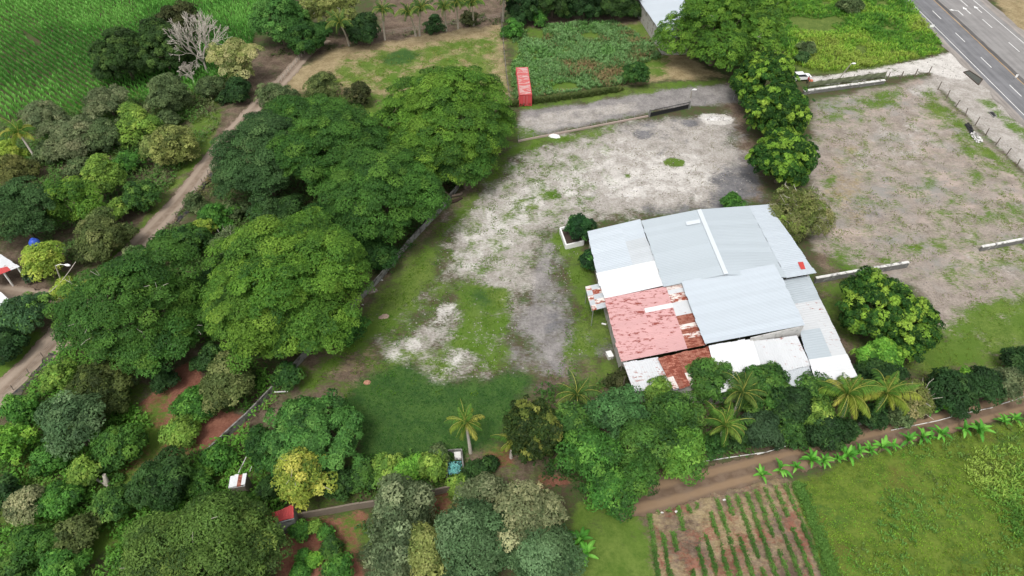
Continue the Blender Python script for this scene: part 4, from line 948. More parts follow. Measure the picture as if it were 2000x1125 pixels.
for s in (-1, 1): mb = MB(); mb.box((2.17, s * 0.62, 0.68), (0.04, 0.16, 0.07)); mb.build('headlight', M_STEEL, car)

def person(label, foot, rz):
    c = P(*foot); root = empty('person', c, rz); tag(root, label, 'person')
    J = [(0, 0, 0.95), (0, 0, 1.15), (0, 0, 1.38), (0, 0, 1.50), (0, 0.01, 1.60), (0, 0.01, 1.70),
         (0.19, 0, 1.42), (0.25, 0.02, 1.15), (0.24, -0.10, 0.92), (0.24, -0.15, 0.84), (-0.19, 0, 1.42), (-0.26, 0.02, 1.15), (-0.24, -0.08, 0.92), (-0.24, -0.12, 0.84),
         (0.10, 0, 0.90), (0.11, -0.04, 0.50), (0.11, 0.02, 0.08), (0.12, -0.14, 0.04), (-0.10, 0, 0.90), (-0.12, 0.05, 0.50), (-0.12, 0.08, 0.08), (-0.12, -0.08, 0.04)]
    E = [(0, 1), (1, 2), (2, 3), (3, 4), (4, 5), (2, 6), (6, 7), (7, 8), (8, 9), (2, 10), (10, 11), (11, 12), (12, 13), (0, 14), (14, 15), (15, 16), (16, 17), (0, 18), (18, 19), (19, 20), (20, 21)]
    R = [.15, .14, .15, .06, .095, .085, .065, .05, .038, .04, .065, .05, .038, .04, .09, .065, .045, .04, .09, .065, .045, .04]
    me = bpy.data.meshes.new('body'); me.from_pydata(J, E, []); o = bpy.data.objects.new('body', me); C.objects.link(o); o.parent = root
    o.modifiers.new('skin', 'SKIN'); me.skin_vertices[0].data[0].use_root = True
    for v, r_ in zip(me.skin_vertices[0].data, R): v.radius = (r_, r_)
    s = o.modifiers.new('sub', 'SUBSURF'); s.levels = 1; s.render_levels = 2
    m, nt, b = new_mat('clothed_figure'); sp = nt.nodes.new('ShaderNodeSeparateXYZ'); nt.links.new(obj_vec(nt), sp.inputs[0])
    cc = mixc(nt, math_n(nt, 'GREATER_THAN', sp.outputs[2], 0.96), (0.018, 0.02, 0.028), (0.42, 0.05, 0.06))
    cc = mixc(nt, math_n(nt, 'GREATER_THAN', sp.outputs[2], 1.47), cc, (0.30, 0.17, 0.11))
    arm = math_n(nt, 'MULTIPLY', math_n(nt, 'GREATER_THAN', math_n(nt, 'ABSOLUTE', sp.outputs[0]), 0.19), math_n(nt, 'LESS_THAN', sp.outputs[2], 1.2))
    cc = mixc(nt, math_n(nt, 'MULTIPLY', arm, math_n(nt, 'GREATER_THAN', sp.outputs[2], 0.78)), cc, (0.30, 0.17, 0.11))
    nt.links.new(cc, b.inputs['Base Color']); me.materials.append(m)
    V, Qs = tube_arrays([(0, 0.02, 1.62), (0, 0.02, 1.68), (0, 0.02, 1.76), (0, 0.02, 1.80)], [0.10, 0.112, 0.085, 0.01], 10); link('hair', np_mesh('hair', V, Qs, smooth=True), M_BLACK, root)
person('person in a red shirt and dark trousers standing on the driveway by the car', (1576, 163), 0.6)
lump('orange_bag', 'small orange bundle on the driveway beside the person', 'bundle', 1584, 158, (0.45, 0.35, 0.4), plain('orange_cloth', (0.60, 0.16, 0.08), 0.8, 0.2), 8, 8)

# ------------------------------------------------------------------ vegetation builders
LK = 1.15        # picture colour -> leaf reflectance
DES = 0.10       # leaves are a little greyer than their picture colour
PAL = {   # leaf colour mixes (sRGB seen in daylight), weight
    'rain_light': [((88, 136, 36), 3), ((70, 118, 36), 3), ((108, 152, 44), 1.6), ((48, 92, 34), 1.4)],
    'rain_mid': [((66, 116, 40), 3), ((52, 98, 38), 3), ((86, 132, 44), 1.4), ((38, 78, 34), 1.2)],
    'rain_dark': [((52, 100, 40), 3), ((40, 84, 38), 3), ((70, 114, 46), 1.0), ((30, 66, 32), 1.0)],
    'blue_dark': [((62, 102, 56), 3), ((50, 86, 48), 3), ((80, 118, 68), 1.0), ((38, 70, 38), 1)],
    'olive': [((104, 116, 62), 3), ((84, 98, 50), 3), ((124, 134, 78), 1.2), ((60, 74, 38), 1)],
    'grey': [((108, 128, 92), 3), ((86, 108, 74), 3), ((132, 146, 112), 1.5), ((62, 84, 54), 1)],
    'greypale': [((128, 142, 104), 3), ((104, 122, 86), 3), ((158, 166, 128), 1.5), ((72, 92, 60), 1)],
    'pale': [((150, 162, 106), 3), ((172, 178, 132), 2), ((112, 136, 70), 2), ((74, 98, 46), 1)],
    'mango': [((70, 118, 44), 3), ((52, 96, 42), 3), ((92, 136, 54), 1.2), ((36, 72, 36), 1.2)],
    'tip': [((40, 88, 28), 3), ((30, 70, 26), 3), ((112, 160, 40), 1.6), ((132, 176, 52), 0.8)],
    'lime': [((104, 168, 48), 3), ((84, 146, 42), 3), ((134, 186, 58), 1.4), ((58, 112, 36), 1)],
    'limeyel': [((142, 176, 56), 3), ((116, 152, 48), 3), ((166, 190, 76), 1.4), ((78, 112, 36), 1)],
    'green': [((70, 132, 46), 3), ((54, 108, 40), 3), ((94, 152, 54), 1.4), ((38, 80, 34), 1)],
    'dark': [((44, 82, 42), 3), ((36, 68, 36), 3), ((60, 98, 48), 1), ((28, 54, 30), 1)],
    'darkolive': [((70, 82, 48), 3), ((54, 68, 38), 3), ((88, 96, 62), 1), ((42, 52, 30), 1)],
    'yellow': [((152, 172, 60), 3), ((128, 154, 52), 3), ((184, 192, 86), 1.6), ((78, 112, 42), 2.0)],
    'twig': [((112, 124, 70), 3), ((92, 112, 54), 3), ((134, 138, 98), 1.5), ((128, 168, 54), 0.8)],
}
def pal_arr(name):
    p = PAL[name]; w = np.array([x[1] for x in p], float)
    c = np.array([lin(*x[0], LK) for x in p]); g = c @ np.array([0.25, 0.65, 0.10]); c = (c * (1 - DES) + g[:, None] * DES) * np.array([1.22, 1.08, 0.95]); return c, w / w.sum()
def unit(v): return v / (np.linalg.norm(v, axis=1)[:, None] + 1e-9)
def leaf_cards(Pt, N, L, W, r, bend=0.12):
    n = len(Pt); N = unit(N); T = unit(np.cross(N, r.normal(size=(n, 3)))); B = np.cross(N, T)
    L = L[:, None]; W = W[:, None]
    V = np.stack([Pt - T * L * 0.42 + B * W * 0.55, Pt + T * L * 0.62 + N * L * bend, Pt - T * L * 0.42 - B * W * 0.55], 1).reshape(-1, 3)
    return V, np.arange(3 * n).reshape(n, 3)
KIND = {   # clump radius, leaf length, width, cover, clump flatness, upward bias, lobes
    'rain': (1.20, 0.30, 0.17, 0.95, 0.42, 1.0, 14),
    'mango': (0.70, 0.40, 0.20, 1.10, 0.80, 0.5, 9),
    'tip': (0.55, 0.40, 0.22, 1.35, 0.75, 0.5, 8),
    'fine': (0.80, 0.32, 0.18, 0.85, 0.55, 0.6, 10),
    'loose': (0.85, 0.36, 0.20, 0.80, 0.55, 0.6, 12),
    'dome': (0.70, 0.38, 0.20, 1.15, 0.80, 0.5, 9),
    'bush': (0.50, 0.36, 0.20, 0.95, 0.70, 0.6, 8),
    'twig': (0.70, 0.28, 0.14, 0.60, 0.6, 0.6, 9),
}
LEAFCOUNT = [0]
def crown_mesh(kind, R, V, pal, r, res, elong=(1, 1)):
    cr, ll, lw, cover, flat, upb, nl = KIND[kind]
    cr = min(cr, 0.42 * R); f = max(1.0, 1.35 * res / ll); ll *= f; lw *= f; cr = max(cr, ll * 1.1)
    big = kind in ('rain', 'dome')
    e1 = 1 + r.uniform(-0.14, 0.14) * (0.5 if big else 1); q0 = r.uniform(0, 6.28)
    k0 = 0.97 if kind == 'dome' else 0.84 if big else 0.86 if kind in ('tip', 'mango') else 0.62
    lobes = [(0, 0, 0, R * k0, R * k0, V * 0.90)]
    a0 = r.uniform(0, 6.28)
    for i in range(nl):
        a = a0 + i * 2.399 + r.normal(0, 0.35); rad = R * (r.uniform(0.50, 0.72) if big else r.uniform(0.42, 0.82)); s = R * (r.uniform(0.18, 0.26) if kind == 'dome' else r.uniform(0.28, 0.46) if big else r.uniform(0.18, 0.50))
        rad *= 1 + (e1 - 1) * math.cos(2 * (a - q0))
        lobes.append((rad * math.cos(a), rad * math.sin(a), V * r.uniform(-0.40, 0.42), s, s, min(s * r.uniform(0.6, 0.95), V * 0.65)))
    for i in range(max(3, nl // 2)):
        a = r.uniform(0, 6.28); rad = R * r.uniform(0.0, 0.45); s = R * r.uniform(0.22, 0.40)
        lobes.append((rad * math.cos(a), rad * math.sin(a), V * r.uniform(0.45, 0.75), s, s, min(s * 0.8, V * 0.45)))
    lobes = np.array(lobes); ext = (np.hypot(lobes[:, 0], lobes[:, 1]) + lobes[:, 3]).max(); kx = R * (1.02 if big else 1.08) / ext
    lobes[:, [0, 1, 3, 4]] *= kx; lid = []; cl = []; ax = []
    for i, (x, y, z, rx, ry, rz) in enumerate(lobes):
        area = 4 * math.pi * ((rx * ry) ** 1.6 / 3 + 2 * (rx * rz) ** 1.6 / 3) ** (1 / 1.6)
        n = max(6, int(area / (cr * cr * 2.3))); k = np.arange(n) + 0.5
        ph = np.arccos(1 - 2 * k / n); th = np.pi * (1 + 5 ** 0.5) * k + r.uniform(0, 6)
        d = np.stack([np.cos(th) * np.sin(ph), np.sin(th) * np.sin(ph), np.cos(ph)], 1); d = unit(d + r.normal(0, 0.10, d.shape))
        rf = np.where(r.random(n) < 0.06, r.uniform(1.1, 1.25, n), r.uniform(0.70, 1.08, n))[:, None]; c = np.array([x, y, z]) + d * np.array([rx, ry, rz]) * rf
        nr = unit(d / np.array([rx, ry, rz]))
        keep = (d[:, 2] > -0.30)
        for j, L in enumerate(lobes):
            if j != i: keep &= (((c - L[:3]) / L[3:]) ** 2).sum(1) > 0.62
        cl.append(c[keep]); ax.append(nr[keep]); lid.append(np.full(keep.sum(), i))
    cl = np.concatenate(cl); ax = np.concatenate(ax); axis = unit(ax * 0.6 + np.array([0, 0, upb]))
    cl[:, 0] *= elong[0]; cl[:, 1] *= elong[1]
    rc = cr * r.uniform(0.62, 1.35, len(cl))
    nleaf = np.maximum(8, (cover * 2 * math.pi * rc * rc * (0.4 + 0.6 * flat) / (0.5 * ll * lw)).astype(int))
    ci = np.repeat(np.arange(len(cl)), nleaf); n = len(ci)
    d = unit(r.normal(size=(n, 3))); A = axis[ci]; dt = (d * A).sum(1); d = np.where((dt < -0.15)[:, None], d - 2 * dt[:, None] * A, d)
    dt = (d * A).sum(1)[:, None]
    off = (d - dt * A) * 1.08 + dt * A * flat
    p = cl[ci] + off * (rc[ci] * r.uniform(0.62, 1.05, n))[:, None]
    N = d * 0.75 + A * 0.75 + r.normal(0, 0.42, (n, 3))
    cols, w = pal_arr(pal)
    lid = np.concatenate(lid); ltint = 1 + r.normal(0, 1, (len(lobes), 1)) * np.array([[0.10, 0.05, 0.06]]) + r.normal(0, 0.05, (len(lobes), 1))
    ccol = cols[r.choice(len(w), len(cl), p=w)] * ltint[lid]; lcol = cols[r.choice(len(w), n, p=w)]
    mixk = r.uniform(0.05, 0.35 if kind == 'tip' else 0.55, n)[:, None]
    col = (ccol[ci] * (1 - mixk) + lcol * mixk) * r.uniform(0.78, 1.22, (n, 1)) * (r.uniform(0.86, 1.14, len(cl))[ci])[:, None]
    L_ = ll * r.uniform(0.7, 1.3, n); W_ = lw * r.uniform(0.7, 1.3, n)
    # leaves deeper inside, so the crown has body
    m = int(n * 0.14); li = r.integers(0, len(lobes), m); dd = unit(r.normal(size=(m, 3)))
    pi = lobes[li, :3] + dd * lobes[li, 3:] * r.uniform(0.35, 0.85, m)[:, None]; pi[:, 0] *= elong[0]; pi[:, 1] *= elong[1]
    p = np.concatenate([p, pi]); N = np.concatenate([N, dd * 0.4 + np.array([0, 0, 0.8]) + r.normal(0, 0.4, (m, 3))])
    L_ = np.concatenate([L_, ll * 1.5 * r.uniform(0.8, 1.2, m)]); W_ = np.concatenate([W_, lw * 1.6 * r.uniform(0.8, 1.2, m)])
    col = np.concatenate([col, cols[r.choice(len(w), m, p=w)] * r.uniform(0.8, 1.1, (m, 1))])
    return p, N, L_, W_, col, cl, lobes
def limb(mb, a, b, r0, r1, r, wob=0.12, n=4):
    a = np.array(a, float); b = np.array(b, float); L = np.linalg.norm(b - a); pts = []
    for t in np.linspace(0, 1, n):
        q = a + (b - a) * t; k = math.sin(math.pi * t) * wob * L
        q = q + r.normal(0, 0.5, 3) * k + np.array([0, 0, 0.35 * k]); pts.append(q)
    mb.tube(pts, np.linspace(r0, r1, n), 6); return pts
def tree(kind, px, py, rpx, zc, vr, pal, name, label, group=None, cat=None, elong=(1, 1), twigs=0, bark=None, seed=None):
    """crown centre at picture point (px,py) at height zc, crown radius rpx picture units"""
    r = np.random.default_rng(seed if seed is not None else int(px * 7 + py * 13) % 99991)
    c = P(px, py, 0.0)
    if zc is None:
        R = rpx * mpp(P(px, py, 1.5)); V = R * vr; zc = V * 0.55
    c = P(px, py, zc); s = mpp(c); R = rpx * s; V = R * vr
    zc = max(zc, V * 0.45)
    root = empty(name, (c.x, c.y, 0)); tag(root, label, cat or ('shrub' if 'shrub' in name or 'bush' in name else 'tree'), group)
    p, N, L_, W_, col, cl, lobes = crown_mesh(kind, R, V, pal, r, s * 1.953, elong)
    p = p + np.array([0, 0, zc]); ok = p[:, 2] > 0.08
    p, N, L_, W_, col = p[ok], N[ok], L_[ok], W_[ok], col[ok]
    Vv, Q = leaf_cards(p, N, L_, W_, r); LEAFCOUNT[0] += len(Q)
    link('crown', np_mesh('crown', Vv, Q, col=np.repeat(col, 3, 0)), M_LEAF, root)
    mb = MB(); tr = max(0.05, min(0.055 * R + 0.05, 0.65)); top = np.array([r.normal(0, 0.05) * R, r.normal(0, 0.05) * R, max(0.25, zc - 0.35 * V)])
    limb(mb, (0, 0, -0.1), top, tr, tr * 0.7, r, 0.04, 5)
    k = min(len(cl), 5 + int(R)); pick = r.choice(len(cl), k, replace=False)
    for i in pick:
        e = cl[i] * np.array([0.86, 0.86, 0.8]) + np.array([0, 0, zc]); e[2] = max(e[2], 0.2)
        limb(mb, top * np.array([1, 1, r.uniform(0.7, 1.0)]), e, tr * 0.45, tr * 0.10, r, 0.10, 4)
    mb.build('trunk', bark or M_BARK, root, True)
    if twigs:
        mb = MB()
        for _ in range(twigs):
            i = r.integers(len(cl)); e = cl[i] + np.array([0, 0, zc + 0.25]); d = cl[i] / (np.linalg.norm(cl[i]) + 1e-6)
            b0 = e - d * 1.6 + r.normal(0, 0.3, 3); limb(mb, b0, e + d * 0.5 + r.normal(0, 0.5, 3), 0.05, 0.02, r, 0.15, 4)
            limb(mb, e - d * 0.4, e + d * 0.4 + r.normal(0, 0.6, 3), 0.03, 0.012, r, 0.1, 3)
        mb.build('bare_twigs', M_PALEBARK, root)
    return root

TREES = [
 # --- big spreading trees
 ('rain', 514, 308, 105, 7.5, 0.66, 'blue_dark', 'spreading_tree', 'dark bluish-green spreading tree nearest the dirt road in the big canopy'),
 ('rain', 664, 298, 124, 9.0, 0.66, 'rain_mid', 'spreading_tree', 'mid-green spreading tree in the middle of the big canopy'),
 ('rain', 870, 236, 144, 8.5, 0.55, 'rain_light', 'spreading_tree', 'fresh green spreading tree by the gravel lane end of the big canopy'),
 ('rain', 752, 380, 126, 8.0, 0.62, 'rain_mid', 'spreading_tree', 'spreading tree hanging over the concrete wall at its middle'),
 ('rain', 592, 238, 72, 7.0, 0.6, 'rain_mid', 'spreading_tree', 'spreading tree between the dark bluish-green and the middle tree of the big canopy'),
 ('rain', 800, 305, 74, 7.5, 0.6, 'rain_light', 'spreading_tree', 'fresh green spreading tree joining the middle and lane-end trees of the big canopy'),
 ('loose', 520, 412, 40, 3.0, 0.8, 'blue_dark', 'shrub', 'blue-green shrub under the dark bluish-green spreading tree'),
 ('bush', 1440, 858, 26, 1.5, 0.8, 'mangodark', 'shrub', 'dark shrub behind the white pipe under the hanging palm'),
 ('bush', 1395, 868, 26, 1.6, 0.8, 'rain_dark', 'shrub', 'dark green shrub between the hanging palm and the bright track-end tree'),
 ('bush', 1560, 858, 22, 1.2, 0.8, 'mangodark', 'shrub', 'low dark shrub at the bent end of the white pipe'),
 ('bush', 1700, 815, 28, 1.5, 0.8, 'dark', 'shrub', 'dark shrub at the feet of the two yellowish palms'),
 ('bush', 1760, 815, 24, 1.3, 0.8, 'greygreen', 'shrub', 'grey-green shrub beside the white pipe below the twiggy shrub'),
 ('bush', 1655, 838, 22, 1.2, 0.8, 'mangodark', 'shrub', 'low dark shrub by the grey plank'),
 ('rain', 905, 315, 62, 5.5, 0.7, 'rain_mid', 'spreading_tree', 'smaller spreading tree at the end of the concrete wall'),
 ('rain', 566, 574, 168, 8.5, 0.74, 'rain_light', 'spreading_tree', 'huge light green dome tree beside the concrete wall'),
 ('rain', 266, 604, 142, 7.5, 0.66, 'rain_mid', 'spreading_tree', 'huge dark green dome tree beside the bend of the dirt road', None, (1, 1), 22),
 ('rain', 390, 1108, 160, 5.2, 0.58, 'olive2', 'spreading_tree', 'huge olive-green spreading tree beside the tiny hut', None, (1, 1), 14),
 ('loose', 1402, 62, 112, 7.5, 0.72, 'rain_light', 'broad_tree', 'tall broad light green tree covering part of the white barn', None, (1, 1), 8),
 ('loose', 1468, 40, 62, 6.0, 0.7, 'rain_light', 'broad_tree', 'light green tree with pale bare limbs at the tall yellow grass', None, (1, 1), 8),
 ('loose', 1205, 812, 62, 5.0, 0.8, 'bluegreen', 'broad_tree', 'bluish-green tree below the white corner roof'),
 ('loose', 1255, 860, 58, 4.6, 0.8, 'mango', 'broad_tree', 'olive-tinted tree between the bluish-green tree and the bright track-end tree'),
 ('loose', 1150, 885, 62, 4.2, 0.8, 'green', 'broad_tree', 'large mid-green tree next to the dark cluster tree'),
 ('loose', 1245, 925, 46, 3.2, 0.8, 'rain_mid', 'broad_tree', 'low dark green tree at the bare track head'),
 ('bush', 1283, 765, 26, 3.4, 1.0, 'lime2', 'broad_tree', 'thin upright light green tree poking over the rusted roof'),
 ('loose', 1312, 815, 56, 4.2, 0.8, 'mango', 'broad_tree', 'olive-green leafy tree directly below the rusted roof sheets'),
 ('loose', 1330, 885, 56, 3.4, 0.8, 'lime3', 'broad_tree', 'bright green tree overhanging the farm track end'),
 ('loose', 1188, 955, 52, 3.2, 0.75, 'green', 'broad_tree', 'bright leafy tree overhanging the bare track head'),
 ('loose', 1112, 830, 44, 4.2, 0.8, 'mango', 'broad_tree', 'leafy tree between the dark cluster tree and the large mid-green tree'),
 ('loose', 620, 432, 40, 3.0, 0.8, 'rain_dark', 'shrub', 'dark green shrub under the middle of the big canopy'),
 ('loose', 705, 478, 38, 3.0, 0.8, 'rain_dark', 'shrub', 'dark green shrub between the light dome tree and the concrete wall'),
 ('loose', 570, 412, 34, 2.6, 0.8, 'mangodark', 'shrub', 'dark shrub below the dark bluish-green spreading tree'),
 ('bush', 455, 412, 30, 1.8, 0.8, 'greygreen', 'shrub', 'grey-green shrub under the edge of the big canopy'),
 ('loose', 410, 560, 34, 3.4, 0.9, 'rain_dark', 'shrub', 'dark shrub wedged between the two huge dome trees'),
 ('bush', 412, 700, 36, 2.4, 0.8, 'mangodark', 'shrub', 'dark shrub at the shaded head of the red clearing'),
 ('bush', 560, 735, 30, 1.8, 0.7, 'rain_dark', 'shrub', 'dark shrub under the light dome tree at the wall bend'),
 # --- bright-tipped dark trees
 ('tip', 1490, 165, 68, 4.5, 0.85, 'tip', 'row_tree', 'dark tree with bright leaf tips at the driveway end of the row'),
 ('tip', 1520, 226, 72, 4.5, 0.85, 'tip', 'row_tree', 'dark tree with bright leaf tips in the middle of the row'),
 ('tip', 1530, 314, 64, 4.5, 0.90, 'tip', 'row_tree', 'dark tree with bright leaf tips at the warehouse end of the row'),
 ('tip', 1712, 602, 74, 4.8, 0.95, 'tip', 'round_tree', 'tall dark tree with bright leaf tips beside the lean-to roof'),
 ('tip', 1770, 642, 62, 3.8, 0.90, 'tip', 'round_tree', 'lower dark tree with bright leaf tips facing the worn lot'),
 ('tip', 1040, 838, 62, 4.5, 1.05, 'tipolive', 'round_tree', 'dark olive tree with clustered leaf tips beside the deep green lawn'),
 ('tip', 1718, 700, 46, 2.6, 0.8, 'lime', 'shrub', 'lime-green bushy shrub beside the lean-to roof'),
 ('fine', 1722, 742, 48, 2.2, 0.8, 'dark', 'shrub', 'dull dark shrub behind the two yellowish palms'),
 ('twig', 1568, 422, 66, 3.8, 0.80, 'twig', 'round_tree', 'twiggy grey-green tree leaning over the corner of the grey roof', None, (1, 1), 45),
 # --- front of warehouse
 ('mango', 1385, 748, 44, 3.2, 0.95, 'mango', 'mango_tree', 'dense round tree touching the rusted roof sheets'),
 ('mango', 1490, 758, 52, 3.4, 0.95, 'mango', 'mango_tree', 'dense round tree with brownish tips in front of the white front roof'),
 ('mango', 1550, 790, 40, 3.0, 0.95, 'dark', 'mango_tree', 'dark narrow tree beside the dense round brown-tipped tree'),
 ('loose', 1585, 765, 38, 2.8, 0.9, 'mango', 'mango_tree', 'leafy tree in front of the narrow zinc strip'),
 ('loose', 1590, 815, 40, 2.4, 0.85, 'lime2', 'shrub', 'light green leafy shrub beside the two yellowish palms'),
 ('mango', 1612, 842, 44, 1.8, 0.8, 'dark', 'shrub', 'dark shrub beneath the two yellowish palms at the farm track'),
 ('mango', 1490, 845, 36, 1.8, 0.9, 'bluebush', 'shrub', 'dark bluish shrub beside the farm track pipe'),
 ('bush', 1545, 842, 32, 1.8, 0.9, 'mango', 'shrub', 'mixed green shrub between the dark bluish shrub and the dark shrub'),
 ('fine', 1775, 785, 40, 1.8, 0.9, 'twig', 'shrub', 'grey twiggy shrub next to the two yellowish palms', None, (1, 1), 20),
 ('mango', 1855, 768, 44, 2.3, 0.95, 'dark', 'shrub', 'round very dark shrub above the white pipe'),
 ('mango', 1915, 752, 38, 2.0, 0.9, 'dark', 'shrub', 'second round dark shrub along the white pipe'),
 ('fine', 1962, 752, 36, 1.8, 0.9, 'grey', 'shrub', 'pale grey-green shrub above the white pipe'),
 ('mango', 1995, 705, 30, 2.0, 0.9, 'dark', 'shrub', 'dark shrub at the edge of the grassy lot corner'),
 ('bush', 1890, 740, 22, 1.5, 0.9, 'lime', 'shrub', 'small lime shrub behind the round dark shrubs'),
 ('bush', 1430, 396, 23, 1.4, 0.6, 'green', 'shrub', 'low green shrub against the back edge of the grey roof'),
 ('tip', 1132, 446, 28, 2.3, 0.9, 'dark2', 'shrub', 'dark spiky shrub growing in the white planter'),
 ('tip', 1151, 508, 19, 1.9, 1.1, 'dark2', 'shrub', 'dark upright shrub against the side wing wall'),
 ('bush', 1215, 745, 30, 1.2, 0.7, 'darkolive', 'shrub', 'dull low shrub at the white corner roof'),
 # --- upper left, beyond the dirt road
 ('mango', 243, 112, 62, 5.0, 0.75, 'darkg', 'round_tree', 'dense dark green tree at the field end of the thicket'),
 ('mango', 318, 98, 60, 5.0, 0.75, 'darkg', 'round_tree', 'dense dark green tree beside the bare white tree'),
 ('fine', 352, 42, 44, 5.0, 0.7, 'darkolive', 'round_tree', 'dull brownish-green tree behind the bare white tree'),
 ('fine', 456, 122, 52, 4.8, 0.85, 'pale', 'flowering_tree', 'pale cream-flowered tree beside the upper dirt road'),
 ('bush', 462, 182, 36, 1.8, 0.8, 'dark', 'shrub', 'dark shrub below the pale cream-flowered tree'),
 ('fine', 210, 200, 46, 3.4, 0.55, 'grey', 'flat_tree', 'flat-topped grey-green tree at the edge of the corn field'),
 ('fine', 326, 188, 52, 3.6, 0.7, 'greygreen', 'flat_tree', 'grey-green bushy tree between the thicket and the dirt road'),
 ('loose', 272, 245, 46, 3.2, 0.85, 'lime2', 'round_tree', 'bright yellow-green tree among grey shrubs'),
 ('loose', 335, 288, 52, 3.2, 0.75, 'limeolive', 'round_tree', 'pale olive-green tree touching the dirt road'),
 ('fine', 92, 236, 52, 3.4, 0.6, 'grey', 'flat_tree', 'grey-green flat tree near the yellow palm'),
 ('fine', 150, 275, 56, 2.6, 0.6, 'grey', 'shrub', 'wide grey-green shrub in front of the flat grey tree'),
 ('fine', 212, 268, 44, 2.6, 0.7, 'greygreen', 'shrub', 'grey shrub beside the bright yellow-green tree'),
 ('fine', 28, 335, 44, 2.4, 0.65, 'olive', 'shrub', 'olive shrub below the yellow palm'),
 ('bush', 20, 300, 30, 1.8, 0.8, 'limeyel', 'shrub', 'yellowish shrub under the yellow palm'),
 ('rain', 35, 415, 74, 5.5, 0.75, 'blue_dark', 'round_tree', 'dark blue-green dome tree near the open shelter'),
 ('loose', 145, 395, 58, 4.0, 0.8, 'rain_light', 'round_tree', 'mid-green tree beside the dark blue-green dome tree'),
 ('loose', 200, 345, 42, 3.8, 0.8, 'lime2', 'round_tree', 'light green tree standing above grey undergrowth'),
 ('bush', 272, 388, 36, 2.4, 0.85, 'mango', 'shrub', 'dense green shrub beside the middle of the dirt road'),
 ('fine', 198, 468, 58, 3.2, 0.75, 'olivegreen', 'round_tree', 'grey-olive tree beside the dirt road near the street lamp'),
 ('loose', 88, 510, 40, 3.2, 0.9, 'limeyel', 'round_tree', 'bright lime tree below the blue water tank'),
 ('bush', 62, 540, 14, 1.0, 0.9, 'bluebush', 'shrub', 'small bluish shrub at the foot of the bright lime tree'),
 ('bush', 135, 566, 30, 1.4, 0.8, 'limeyel', 'shrub', 'low yellow-green shrub under the street lamp'),
 ('mango', 50, 615, 52, 2.6, 0.7, 'mangoblue', 'round_tree', 'dense bluish tree with fresh green leaves at the bend'),
 ('mango', 5, 672, 36, 2.2, 0.8, 'dark', 'shrub', 'dark shrub next to the dense bluish tree at the bend'),
 ('bush', 92, 300, 30, 1.6, 0.7, 'greygreen', 'shrub', 'low grey-green shrub behind the mid-green tree'),
 ('bush', 330, 235, 26, 1.6, 0.7, 'greygreen', 'shrub', 'small grey-green shrub above the pale olive-green tree'),
 ('bush', 410, 175, 28, 1.8, 0.8, 'greygreen', 'shrub', 'grey-green shrub at the foot of the bare white tree'),
 ('bush', 250, 320, 30, 1.5, 0.7, 'green', 'shrub', 'low green shrub beside the pale olive-green tree'),
 ('bush', 230, 410, 24, 2.2, 0.9, 'lime2', 'shrub', 'upright light green shrub near the dense green shrub'),
 ('bush', 160, 330, 28, 1.5, 0.7, 'greygreen', 'shrub', 'grey undergrowth shrub behind the light green tree'),
 # --- between dirt road and wall
 ('fine', 540, 186, 40, 1.8, 0.5, 'greygreen', 'shrub', 'wide grey shrub at the dirt road edge of the big canopy', None, (1.2, 0.7)),
 ('fine', 628, 168, 34, 2.2, 0.6, 'olivegreen', 'shrub', 'olive shrub behind the big canopy on the dry field'),
 ('bush', 704, 185, 28, 2.2, 0.7, 'darkolive', 'shrub', 'brownish shrub behind the big canopy'),
 ('bush', 380, 395, 22, 1.4, 0.9, 'greygreen', 'shrub', 'small grey-green shrub on the ditch bank'),
 ('bush', 398, 448, 22, 2.2, 1.0, 'limeyel', 'shrub', 'vivid yellow-green shrub between two huge dome trees'),
 ('bush', 425, 425, 36, 2.0, 0.8, 'green', 'shrub', 'green shrub under the dark bluish-green spreading tree'),
 ('bush', 368, 468, 40, 2.2, 0.75, 'mango', 'shrub', 'broad green shrub behind the huge dark dome tree'),
 ('twig', 455, 475, 40, 2.6, 0.7, 'greygreen', 'shrub', 'grey twiggy shrub between the two huge dome trees', None, (1, 1), 20),
 ('bush', 325, 478, 34, 2.4, 0.8, 'mango', 'shrub', 'green shrub at the top of the huge dark dome tree'),
 ('bush', 268, 505, 34, 2.4, 0.7, 'greygreen', 'shrub', 'grey-green shrub overhanging the dirt road'),
 ('bush', 525, 425, 40, 2.0, 0.8, 'mango', 'shrub', 'bright leafy shrub behind the huge light green dome tree'),
 ('fine', 470, 640, 36, 3.0, 0.8, 'rain_mid', 'shrub', 'green shrub at the flank of the huge light green dome tree'),
 ('loose', 742, 500, 36, 2.6, 0.9, 'rain_dark', 'shrub', 'dark green shrub against the middle of the concrete wall'),
 ('loose', 680, 640, 34, 2.2, 0.8, 'green', 'shrub', 'fresh green shrub spilling over the concrete wall'),
 ('bush', 660, 545, 30, 2.2, 0.8, 'dark', 'shrub', 'dark shrub hidden at the wall beside the huge light dome'),
 ('fine', 445, 748, 58, 3.0, 0.75, 'olivegreen', 'round_tree', 'olive-green tree beside the bare red clearing'),
 ('mango', 380, 792, 38, 1.7, 0.8, 'green', 'shrub', 'bright green mound shrub in the bare red clearing'),
 ('mango', 355, 845, 34, 1.5, 0.7, 'lime2', 'shrub', 'low light green mound shrub in the bare red clearing'),
 ('bush', 318, 740, 26, 1.6, 0.8, 'dark', 'shrub', 'dark shrub at the upper rim of the bare red clearing'),
 ('mango', 200, 762, 60, 3.0, 0.75, 'mangoolive', 'round_tree', 'dull olive tree beside the bare red clearing'),
 ('loose', 142, 832, 66, 4.4, 0.8, 'blue_pale', 'round_tree', 'bluish-green tree with bleached trunk beside the clearing'),
 ('mango', 236, 872, 54, 2.4, 0.75, 'rain_mid', 'round_tree', 'dense green tree on the lower rim of the clearing'),
